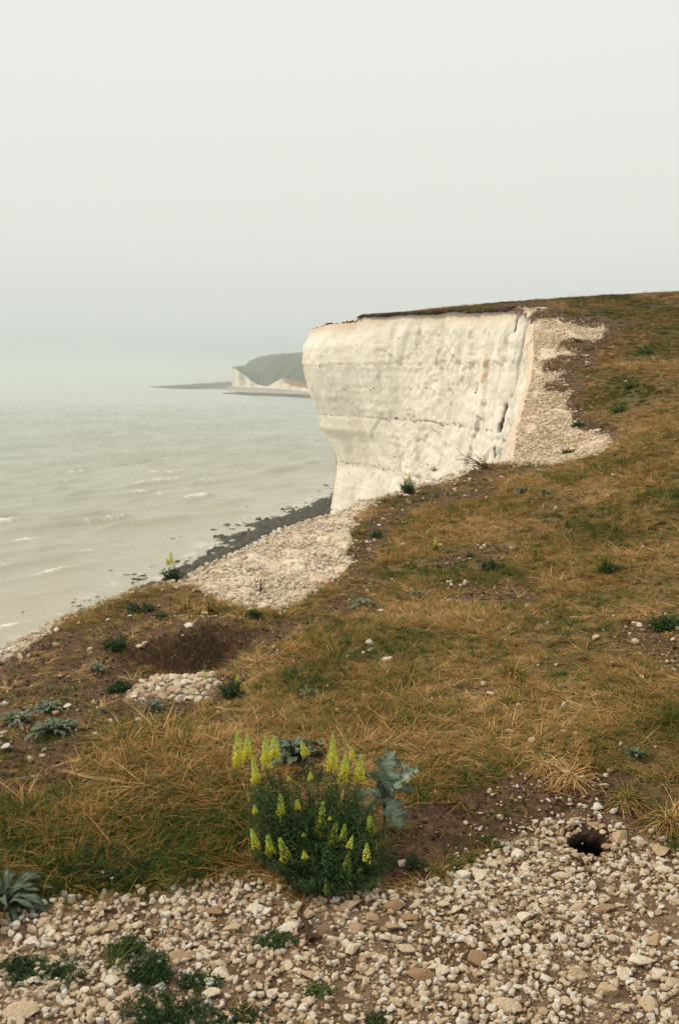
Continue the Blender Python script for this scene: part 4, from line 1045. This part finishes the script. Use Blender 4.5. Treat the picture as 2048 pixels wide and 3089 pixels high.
# ------------------------------------------------------------------ herbs
class Leafy:
    def __init__(s, seed=0): s.V, s.F, s.f, s.r = [], [], [], np.random.default_rng(seed)
    def leaf(s, p, d, L, w, up=None, fv=.5, droop=.5, seg=2):
        d = np.array(d, float); d /= np.linalg.norm(d) + 1e-9
        sd = np.cross(d, up if up is not None else s.r.normal(size=3)); sd /= np.linalg.norm(sd) + 1e-9
        o_ = len(s.V); p = np.array(p, float); W_ = [.35, 1, .12] if seg == 2 else [.3, .9, 1, .12]
        for i in range(seg + 1):
            s.V += [p - sd * w * W_[i] / 2, p + sd * w * W_[i] / 2]
            d = d + np.array([0, 0, -droop / seg]); d /= np.linalg.norm(d); p = p + d * L / seg
        for i in range(seg): s.F.append((o_ + 2 * i, o_ + 2 * i + 1, o_ + 2 * i + 3, o_ + 2 * i + 2)); s.f.append(fv)
        return p
    def tube(s, pts, r0, r1, fv=.5, k=5):
        pts = np.array(pts, float); o_ = len(s.V); n = len(pts)
        for i, p in enumerate(pts):
            t = pts[min(i + 1, n - 1)] - pts[max(i - 1, 0)]; t /= np.linalg.norm(t) + 1e-9
            a = np.cross(t, [.3, 1, .2]); a /= np.linalg.norm(a); b = np.cross(t, a); rr = r0 + (r1 - r0) * i / max(n - 1, 1)
            for j in range(k): an = 6.2832 * j / k; s.V.append(p + rr * (a * math.cos(an) + b * math.sin(an)))
        for i in range(n - 1):
            for j in range(k): s.F.append((o_ + i * k + j, o_ + i * k + (j + 1) % k, o_ + (i + 1) * k + (j + 1) % k, o_ + (i + 1) * k + j)); s.f.append(fv)
    def mesh(s, name, mat): return mesh_np(name, s.V, s.F, mat, attrs=dict(fv=np.array(s.f)))
def curve(a, b, bulge, n=7):
    a, b = np.array(a, float), np.array(b, float); t = np.linspace(0, 1, n)[:, None]
    # leaves the base sideways then rises to b
    m = np.array([a[0] * .35 + b[0] * .65, a[1] * .35 + b[1] * .65, a[2] * .62 + b[2] * .38]) + np.array(bulge)
    return (1 - t) ** 2 * a + 2 * t * (1 - t) * m + t ** 2 * b
def spike_mesh(seed, n=150, sparse=False):
    """unit flower spike: base at origin, tip at z = 1, radius about .15"""
    s = Leafy(seed); s.tube([(0, 0, 0), (0, 0, .95)], .018, .008, .9, 5)
    for i in range(n):
        t = (i + .5) / n; t = t ** 1.0
        rad = (.125 * (1 - t) ** .75 + .022) * (1 + .15 * s.r.normal()); 
        if sparse and t < .5 and s.r.random() < .5: continue
        if t < .30 and s.r.random() < .25: continue
        a = i * 2.39996 + s.r.normal(0, .2); p = np.array([rad * math.cos(a), rad * math.sin(a), t])
        fv = np.clip(.12 + .75 * t ** 1.1 + s.r.normal(0, .10), 0, 1); sz = (.085 * (1 - t) + .035) * s.r.uniform(.7, 1.25)
        for _ in range(3):
            d = np.array([math.cos(a), math.sin(a), .5]) + s.r.normal(0, .6, 3); s.leaf(p, d, sz, sz * .75, fv=fv, droop=.2, seg=2)
    return s.mesh('flower_spike', M_SPIKE)
SPIKE = [spike_mesh(900 + i, 150) for i in range(3)] + [spike_mesh(910, 110, True)]
def add_spike(root, base, tip, k=None):
    base, tip = Vector(base), Vector(tip); d = tip - base; L = d.length
    o = link('flower_spike', SPIKE[k if k is not None else random.randrange(3)], root)
    o.rotation_mode = 'QUATERNION'; o.rotation_quaternion = d.to_track_quat('Z', 'Y'); o.location = base - root.location; wv = random.uniform(.85, 1.2) * min(L, .085) ** .5 * .085 ** .5
    o.scale = (wv * .95, wv * .95, L)
    return o
def thing(name, label, cat, loc, group=None):
    o = bpy.data.objects.new(name, None); COL.objects.link(o); o.location = loc; o.empty_display_size = .05
    return setp(o, label, cat, group)
def mignonette_main():
    b = ground_at(965, 2655); b.z -= .01
    root = thing('mignonette_plant', 'large yellow flowered mignonette bush with many pointed spikes at the rubble edge', 'plant', b)
    SP = [(718,2204,104,2),(747,2216,70,1),(801,2220,92,4),(828,2220,68,1),(909,2235,44,14),(1004,2218,108,-3),(1062,2254,38,0),(1089,2276,80,-7),(1042,2278,80,-4),(764,2285,78,10),(845,2395,66,4),(898,2411,30,0),
          (937,2330,24,0),(974,2419,108,-8),(1014,2480,74,-12),(1039,2486,48,-3),(1064,2521,38,-13),(1115,2461,50,4),(758,2500,62,18),(808,2519,58,10),(844,2527,70,20),(917,2566,24,2),(1054,2568,68,-13),(768,2428,26,2),(984,2666,24,0),(916,2512,12,0),(995,2462,12,0),(872,2342,14,0)]
    def Yof(v): return 2.80 + .45 * (2690 - v) / 480
    st = Leafy(5)
    for (u, v, L, dx) in SP:
        Y = Yof(v) + random.uniform(-.04, .04); tip = pix(u, v, Y); base = pix(u + dx, v + L, Y - .008)
        add_spike(root, base, tip)
        c_ = curve((b.x, b.y, b.z), base, (random.uniform(-.02, .02), .03, 0)); st.tube(c_ - np.array(b), .0022, .0012, .85, 5)
    sp = Leafy(6); sp.tube(curve((1.0 * b.x + .0, b.y, b.z), pix(1106, 2600, 2.85), (0, 0, 0)) - np.array(b), .0018, .001, .85)
    add_spike(root, pix(1106, 2600, 2.85), pix(1106, 2544, 2.86), 3)
    o = link('stems', st.mesh('stems', M_HERB), root)
    # feathery foliage
    fo = Leafy(7); POLY = [(735, 2370), (800, 2300), (900, 2350), (1000, 2320), (1090, 2360), (1140, 2450), (1205, 2600), (1165, 2680), (1000, 2690), (880, 2672), (745, 2560)]
    n = 0
    while n < 560:
        u, v = random.uniform(720, 1220), random.uniform(2290, 2700)
        if poly_sd(np.array([u]), np.array([v]), POLY)[0] < 0: continue
        n += 1; Y = Yof(v) + random.uniform(-.02, .16); e = pix(u, v, Y)
        if e[2] < b.z + .03: e = (e[0], e[1], b.z + random.uniform(.03, .08))
        c_ = curve(b, e, (random.uniform(-.03, .03), random.uniform(-.03, .03), random.uniform(-.02, .02)), 9) - np.array(b)
        fo.tube(c_, .0014, .0006, .35, 3)
        for i in range(38):
            t = .25 + .75 * i / 37; q = t * 8; j = min(int(q), 7); p = c_[j] * (1 - q + j) + c_[j + 1] * (q - j); tg = c_[j + 1] - c_[j]; tg /= np.linalg.norm(tg) + 1e-9
            d = fo.r.normal(size=3) + tg * .8 + np.array([0, 0, .3]); fv = float(np.clip(fo.r.normal(.42 + .3 * (t - .5), .2), 0, 1))
            e1 = fo.leaf(p, d, fo.r.uniform(.010, .024), .0032, fv=fv)
            for _ in range(2): fo.leaf((p + e1) / 2, d / np.linalg.norm(d) + fo.r.normal(0, .7, 3), fo.r.uniform(.007, .013), .0023, fv=fv)
    link('foliage', fo.mesh('foliage', M_HERB), root)['kind'] = 'stuff'
mignonette_main()
def small_mignonette(u, v, hpx, wpx, spikes, label, nleaf=24, seed=0):
    """spikes: (du, tip height px, length px)"""
    b = ground_at(u, v); d = b.length; k = d / F; root = thing('mignonette_plant', label, 'plant', b)
    fo = Leafy(seed)
    for i in range(nleaf):
        a = random.uniform(0, 6.28); rr = random.uniform(.1, .5) * wpx * k; h = random.uniform(.15, 1) * hpx * k
        c_ = curve((0, 0, 0), (rr * math.cos(a), rr * math.sin(a) * .8, h), (0, 0, 0), 6); fo.tube(c_, .0010 + .00012 * d, .0008, .4, 3)
        for j in range(22):
            p = c_[random.randrange(1, 6)] + fo.r.normal(0, .003, 3); ls = max(.010, .012 * d / 5); fo.leaf(p, fo.r.normal(size=3) + np.array([0, 0, .5]), ls * fo.r.uniform(.8, 1.8), .0022 + .00035 * d, fv=float(np.clip(fo.r.normal(.45, .2), 0, 1)))
    st = Leafy(seed + 1)
    for du, tp, L in spikes:
        tip = (du * k, 0, tp * k); base = (du * k * .9, 0, (tp - L) * k); st.tube(curve((0, 0, 0), base, (0, 0, 0), 6), .0012 + .00012 * d, .0010 + .0001 * d, .85, 5)
        add_spike(root, Vector(base) + b, Vector(tip) + b)
    link('foliage', fo.mesh('foliage', M_HERB), root); link('stems', st.mesh('stems', M_HERB), root)
small_mignonette(523, 1757, 42, 70, [(-5, 92, 36), (-16, 72, 20), (5, 60, 16)], 'yellow flowered plant standing on the cliff edge against the sea', 60, 21)
small_mignonette(1230, 1491, 40, 52, [(4, 68, 28), (-10, 52, 22), (10, 46, 18)], 'small yellow flowered plant on the edge against the white cliff', 60, 22)
small_mignonette(1313, 1668, 14, 22, [(0, 48, 26)], 'single yellow flower spike standing in the brown grass', 10, 23)
small_mignonette(700, 2112, 60, 80, [(-82, 92, 28), (-38 + 58, 78, 22), (38, 50, 18)], 'feathery green plant with three lime flower heads beside the hollow', 70, 24)
small_mignonette(1712, 1372, 16, 50, [(-24, 50, 18), (2, 48, 18), (24, 34, 14), (46, 22, 10)], 'pale yellow green plant growing in the cove rubble', 26, 25)

# rosettes of felted leaves
def leaf_mesh(seed, name='leaf', lobed=False, w=.20, arch=.55, wav=.04, twist=.3, mat=None):
    r = np.random.default_rng(seed); n = 30 if lobed else 12; V, Fc, f = [], [], []; tw = r.uniform(-twist, twist)
    x, z, ang = 0, 0, arch
    prev = (0, 0)
    for i in range(n + 1):
        t = i / n; ang = arch * (1 - 1.9 * t); x += math.cos(ang) / n; z += math.sin(ang) / n
        wd = w * (math.sin(math.pi * min(1, t * .93 + .07)) ** .7)
        wl = wr = wd
        if lobed:
            env = w * 1.25 * math.sin(math.pi * min(1, t * .88 + .10)) ** .55
            wl = env * (.42 + .75 * abs(math.sin(math.pi * (3.3 * t + .1 * seed % 1))) ** .8) * r.uniform(.82, 1.18); wr = env * (.42 + .75 * abs(math.sin(math.pi * (3.1 * t + .45))) ** .8) * r.uniform(.82, 1.18)
        a = tw * t
        for sgn, q in ((-1, 1), (-1, .5), (0, 0), (1, .5), (1, 1)):
            o_ = sgn * q * (wl if sgn < 0 else wr); wv = wav * math.sin(t * 15 + sgn + seed) * q + (wav * 1.5 * r.normal() if lobed and q == 1 else 0) + .12 * abs(o_)
            off = .05 if (lobed and q == 1) else 0
            V.append((x + off, o_ * math.cos(a) - wv * math.sin(a), z + wv + o_ * math.sin(a)))
    for i in range(n):
        for j in range(4):
            Fc.append((i * 5 + j, i * 5 + j + 1, (i + 1) * 5 + j + 1, (i + 1) * 5 + j)); f.append(float(np.clip(r.normal(.62 if j in (1, 2) else .45, .12), 0, 1)))
    return mesh_np(name, V, Fc, mat or M_FELT, attrs=dict(fv=np.array(f)))
LEAF = [leaf_mesh(950 + i, w=.10 + .015 * i, arch=.5 + .1 * i) for i in range(5)]
LEAFB = [leaf_mesh(960 + i, w=.19, arch=.8 + .12 * i, wav=.07, twist=.7) for i in range(4)]
LEAFL = [leaf_mesh(970 + i, lobed=True, mat=M_SILVER, w=.25, arch=.25 + .15 * i, wav=.03) for i in range(3)]
LEAFS = [leaf_mesh(980 + i, w=.075, arch=.75 + .2 * i, wav=.03, twist=.7, mat=M_STRAP) for i in range(4)]
def rosette(u, v, wpx, label, n=14, kind=None, up=(.05, .9), name='felted_rosette', flat=1.0, arc=(0, 6.283)):
    b = ground_at(u, v); k = b.length / F; root = thing(name, label, 'plant', b); kind = kind or LEAF
    for i in range(n):
        t = i / n; a = arc[0] + (arc[1] - arc[0]) * ((i * .618) % 1) + random.uniform(-.2, .2); L = wpx * k * .56 * random.uniform(.7, 1.1) * (1 - .35 * t); el = up[0] + (up[1] - up[0]) * t
        o = link('leaf', random.choice(kind), root); o.rotation_euler = (random.uniform(-.3, .3), -el + .25, a); o.scale = (L,) * 3; o.location = (.06 * L * math.cos(a), .06 * L * math.sin(a), .004 + .004 * t)
    return root
rosette(55, 2185, 130, 'felted grey green rosette at the left edge, leftmost of three', 22)
rosette(150, 2150, 110, 'felted rosette behind and between the two larger rosettes at left', 20)
rosette(168, 2212, 150, 'largest grey green rosette with long felted leaves on bare soil', 24)
rosette(462, 2145, 105, 'grey green rosette below the rubble patch in the hollow', 15, up=(.05, 1.1))
rosette(298, 2028, 80, 'thin leaved grey rosette on the soil left of the hollow', 14, up=(.3, 1.2))
rosette(148, 2085, 40, 'tiny pale rosette on the brown soil above the three rosettes', 10)
rosette(312, 2152, 46, 'small grey rosette right of the three large rosettes', 9)
rosette(1092, 1828, 100, 'silvery sprawling plant below the pale rubble strip', 14, up=(.05, .7))
rosette(1262, 1805, 80, 'grey green leafy plant in the grass below the soil patch', 14, up=(.2, 1.1))
rosette(1575, 1490, 80, 'pale silvery plant on the cove rim, left of its dark neighbour', 16, up=(.1, .9))
rosette(1645, 1498, 72, 'dark grey green plant right of the pale silvery plant', 18, up=(.3, 1.2))
rosette(1630, 1433, 56, 'bluish green small plant highest on the cove rim', 12, up=(.2, 1.1))
rosette(1738, 1033, 40, 'dark bluish plant at the right top of the cove', 18, up=(.3, 1.2))
rosette(930, 2098, 70, 'thin grey rosette in dry grass right of the lime flowered plant', 9, up=(.1, .9))
rosette(1912, 2290, 84, 'bluish grey curly plant in grass at right above the bank', 24, up=(.3, 1.3))
rosette(890, 2300, 190, 'grey green cabbage like rosette behind the mignonette bush', 30, LEAFB, (.2, 1.25), 'broad_leaf_rosette')
rosette(18, 2745, 300, 'large dark grey green plant with strap leaves at the lower left edge', 30, LEAFS, (.0, .9), 'strap_leaf_plant')
th_ = thing('thistle', 'big silver green thistle with jagged lobed leaves right of the mignonette', 'plant', Vector(pix(1160, 2395, 3.22)))
for (u, v, dY, kk) in ((1180, 2276, .02, 0), (1258, 2330, -.02, 1), (1205, 2494, -.05, 2), (1100, 2462, -.06, 0), (1092, 2335, .0, 1), (1135, 2300, .02, 2), (1240, 2385, -.04, 0), (1085, 2410, -.04, 2)):
    e = Vector(pix(u, v, 3.22 + dY)) - th_.location; L = e.length
    o = link('leaf', LEAFL[kk], th_); q = e.to_track_quat('X', 'Z'); o.rotation_mode = 'QUATERNION'
    # turn the leaf blade towards the open side
    o.rotation_quaternion = q @ Euler((random.uniform(-.2, .5), 0, 0)).to_quaternion(); o.scale = (L * 1.05,) * 3
st_ = Leafy(77); gb = ground_at(1160, 2560) - th_.location; st_.tube(curve((gb.x, gb.y, gb.z), (0, 0, 0), (0, 0, 0)), .006, .004, .5, 6); link('stem', st_.mesh('stem', M_FELT), th_)

# green weeds
def weed(u, v, wpx, hpx, label, n=60, fv=.45, name='weed', leaf=.016, lw=.003, seed=1, thin=False, mat=None, cat='plant'):
    b = ground_at(u, v); k = b.length / F; d = b.length; root = thing(name, label, cat, b); fo = Leafy(seed + int(u)); st = Leafy(seed)
    for i in range(n):
        a = random.uniform(0, 6.28); rr = math.sqrt(random.random()) * wpx * k * .5; h = random.uniform(.25, 1) * hpx * k * (1 - .55 * (rr / (wpx * k * .5)) ** 2) + .003
        e = (rr * math.cos(a), rr * math.sin(a) * (.55 + .5 * hpx / max(wpx, 1)), h)
        s0 = (e[0] * .3, e[1] * .3, 0); c_ = curve(s0, e, (0, 0, 0), 5); st.tube(c_, .0008 + .0001 * d, .0006, .2, 3)
        for j in range(12):
            p = c_[random.randrange(1, 5)] + fo.r.normal(0, .003, 3); ls = max(leaf, leaf * .3 * d)
            fo.leaf(p, fo.r.normal(size=3) + np.array([0, 0, .35]), ls * fo.r.uniform(.6, 1.4), max(lw, lw * .35 * d), fv=float(np.clip(fo.r.normal(fv, .2), 0, 1)))
    link('foliage', fo.mesh('foliage', mat or M_HERB), root); link('stems', st.mesh('stems', mat or M_HERB), root)
    return root
WEEDS = [
 (150, 2945, 260, 60, 'dark green weed mat in the rubble at lower left', 150, .40), (60, 2925, 130, 50, 'dark green weed mat touching the left edge', 60, .35),
 (385, 2880, 110, 80, 'upright green weed growing through rubble left of the weed column', 80, .45), (455, 2960, 130, 150, 'tall dark green weed column in the lower left rubble', 150, .42),
 (830, 2850, 150, 34, 'low green weed mat under the white blocky stone', 80, .55), (600, 2972, 130, 40, 'low green weed right of the weed column', 60, .45),
 (500, 3060, 260, 90, 'dark trailing weeds at the bottom left of centre', 140, .35), (720, 3085, 220, 40, 'green weeds at the bottom edge left of centre', 70, .4),
 (955, 3000, 90, 40, 'small bright green seedling patch in lower middle rubble', 24, .8), (1130, 3090, 100, 30, 'green tuft at the bottom edge in the middle', 30, .5),
 (352, 1965, 90, 60, 'green leafy weed on the soil left of the hollow', 60, .45), (358, 2088, 90, 28, 'dark green creeping mat left of the hollow rubble', 60, .3),
 (1490, 1722, 84, 30, 'dark green weed low in the brown grass', 60, .35), (1850, 1728, 70, 24, 'green creeping weed beside the bright grass tuft', 30, .4),
 (2010, 1900, 110, 60, 'green branching weed at the right edge in dry grass', 70, .5), (1745, 1288, 34, 16, 'tiny green weed at the right side of the cove rubble', 16, .4),
 (1945, 1068, 50, 24, 'bright green weed high on the right slope', 20, .8), (1865, 1245, 50, 20, 'green weed on the slope right of the cove', 16, .7),
 (1140, 1620, 36, 14, 'little green weed by the soil patch near the edge', 12, .4), (1905, 1172, 40, 14, 'dark green cushion on the right slope', 16, .3),
 (490, 1862, 24, 16, 'tiny green sprig on the brown mound', 8, .6), (765, 1868, 60, 26, 'green cushion at the lower rim of the pale rubble strip', 30, .4), (430, 1845, 100, 34, 'green weed on the cliff edge soil left of the big tuft', 36, .4),
 (930, 2365, 120, 60, 'dull green weed behind the mignonette spikes', 40, .4), (330, 2640, 260, 90, 'dark low weed with tiny white flowers below the long grass', 120, .25), (1250, 2620, 60, 60, 'thin dark green weed right of the mignonette bush', 20, .35)]
for i, w in enumerate(WEEDS): weed(w[0], w[1], w[2], w[3] * (.55 if w[1] > 2700 else .9), w[4], w[5], w[6], seed=40 + i)

# single grass tufts
def tuft(u, v, wpx, hpx, label, n=120, green=.3, straw=(.4, .95), seed=0, lean=.7, name='grass_tuft', wd=.0026, leandir=0, spreadang=3.2, bend=(.3, 1.1)):
    b = ground_at(u, v); k = b.length / F; H_ = hpx * k
    me = tuft_mesh(name, M_GRASS, n, (H_ * .6, H_ * 1.25), wpx * k * .22, max(wd, .0009 * b.length), lean, green, seed, leandir, bend, 4, straw, spreadang)
    return setp(link(name, me, None, b), label, 'grass tuft')
tuft(1822, 1730, 80, 62, 'bright green grass tuft standing in brown grass', 160, 1.0, seed=1001, lean=.45)
tuft(635, 1850, 150, 70, 'golden green grass tuft on the edge between soil and rubble', 240, .4, seed=1002)
tuft(560, 1838, 120, 60, 'tawny grass tuft left of the golden green tuft', 150, .15, (.5, 1), seed=1003)
tuft(478, 2040, 80, 34, 'rusty dead grass tuft at the back of the hollow', 130, .0, (.38, .72), seed=1004)
tuft(1720, 2350, 260, 110, 'big shaggy straw tuft hanging over the soil bank', 420, .05, (.5, 1.05), seed=1005, lean=1.1, wd=.0026)
tuft(1640, 2310, 150, 80, 'straw grass clump left of the shaggy hanging tuft', 200, .15, (.5, 1.05), seed=1006, lean=1.0)
tuft(2020, 2190, 120, 90, 'dark green grass tuft at the right edge above the bank', 180, .85, (.3, .6), seed=1007, lean=.6)
tuft(1890, 2420, 260, 100, 'green and straw grass clump spilling over the bank at right', 320, .5, (.4, 1), seed=1008, lean=.95)
tuft(2020, 2480, 200, 120, 'coarse straw grass clump cut by the right edge beside the rubble', 260, .35, (.5, 1), seed=1009, lean=1.0)
tuft(900, 1958, 130, 60, 'orange brown grass clump right of the hollow', 220, .1, (.45, .85), seed=1010, lean=.9)
tuft(1180, 1700, 120, 44, 'reddish brown grass clump on the soil near the pale rubble', 160, .1, (.38, .7), seed=1011, lean=.8)
tuft(1310, 1420, 60, 20, 'low brown grass clump on the near cliff edge', 60, .1, (.4, .8), seed=1012)
tuft(1540, 2040, 140, 60, 'green centred grass tuft in the middle of the slope', 220, .6, (.4, .9), seed=1013)
tuft(340, 2930, 60, 100, 'thin bright green grass tuft in the left rubble', 40, 1.0, seed=1014, lean=.5)
tuft(720, 3060, 120, 60, 'pale wispy grass at the bottom left of centre', 60, .3, (.7, 1), seed=1015, lean=.7)
# dry twigs on the rim and in the rubble; the dark root; the single arching stem
def twigs(u, v, tips, label, r=.003, fv=.3, name='dry_twigs', Y=None):
    b = ground_at(u, v) if Y is None else Vector(pix(u, v, Y)); k = b.length / F; s = Leafy(int(u))
    for (du, dv) in tips:
        e = (du * k, random.uniform(-.05, .05), -dv * k); c_ = curve((0, 0, 0), e, (0, 0, abs(du) * k * .25), 8); s.tube(c_, r, r * .4, fv + random.uniform(-.2, .3), 4)
        for _ in range(3):
            p = c_[random.randrange(2, 7)]; s.tube([p, p + np.array([du * k * .2, random.uniform(-.05, .05), random.uniform(-.02, .25) * abs(du) * k])], r * .6, r * .3, fv, 3)
    return setp(link(name, s.mesh(name, M_TWIG), None, b), label, 'twigs')
twigs(1478, 1418, [(-60, -32), (-80, -18), (-50, -50), (-92, -46), (-40, -22), (-66, -8), (-30, -38), (20, -16), (-104, -30), (8, -28), (-46, 4), (-24, -46)], 'spray of dry twigs sticking out over the cliff edge', .008)
twigs(783, 1790, [(-14, -50), (8, -58), (22, -34), (-24, -26), (2, -40), (16, -48)], 'dead branching plant standing in the pale rubble strip', .004, .1)
def root_piece():
    b = ground_at(930, 2800); s = Leafy(3); k = b.length / F
    s.tube([(-.02, .10, .012), (-.03, .05, .02), (-.005, 0, .015), (.0, -.03, .012), (.012, -.07, .005)], .006, .010, .0, 6)
    s.tube([(-.005, 0, .012), (-.03, -.02, .01)], .006, .003, .1, 5); s.tube([(.0, -.05, .01), (.04, -.07, .012)], .010, .006, .0, 6); s.tube([(-.02, .10, .012), (-.015, .15, .03)], .004, .003, .3, 5)
    setp(link('plant_root', s.mesh('plant_root', M_TWIG), None, b), 'dark woody root lying on the rubble below the mignonette', 'root')
root_piece()
def stem_arch():
    b = ground_at(1133, 2668); s = Leafy(4); e = np.array(pix(1146, 2490, 3.0)) - np.array(b); s.tube(curve((0, 0, 0), e, (.012, 0, .05), 10), .0022, .001, .9, 5)
    setp(link('flower_stem', s.mesh('flower_stem', M_HERB), None, b), 'single pale green bare stem arching in front of the bush', 'stem')
stem_arch()
for (u, v, lab) in ((318, 2662, 'upper of two tiny white flowers in the dark weeds'), (344, 2680, 'lower of two tiny white flowers in the dark weeds')):
    b = ground_at(u, v); s = Leafy(int(v)); s.tube([(0, 0, 0), (0, 0, .02)], .0008, .0006, .5, 4)
    for i in range(9): a = i * .7; s.leaf((0, 0, .02), (math.cos(a), math.sin(a), .5), .007, .004, fv=.8, droop=0)
    setp(link('white_flower', s.mesh('white_flower', M_WHITE), None, b + Vector((0, -.02, .02))), lab, 'flower')
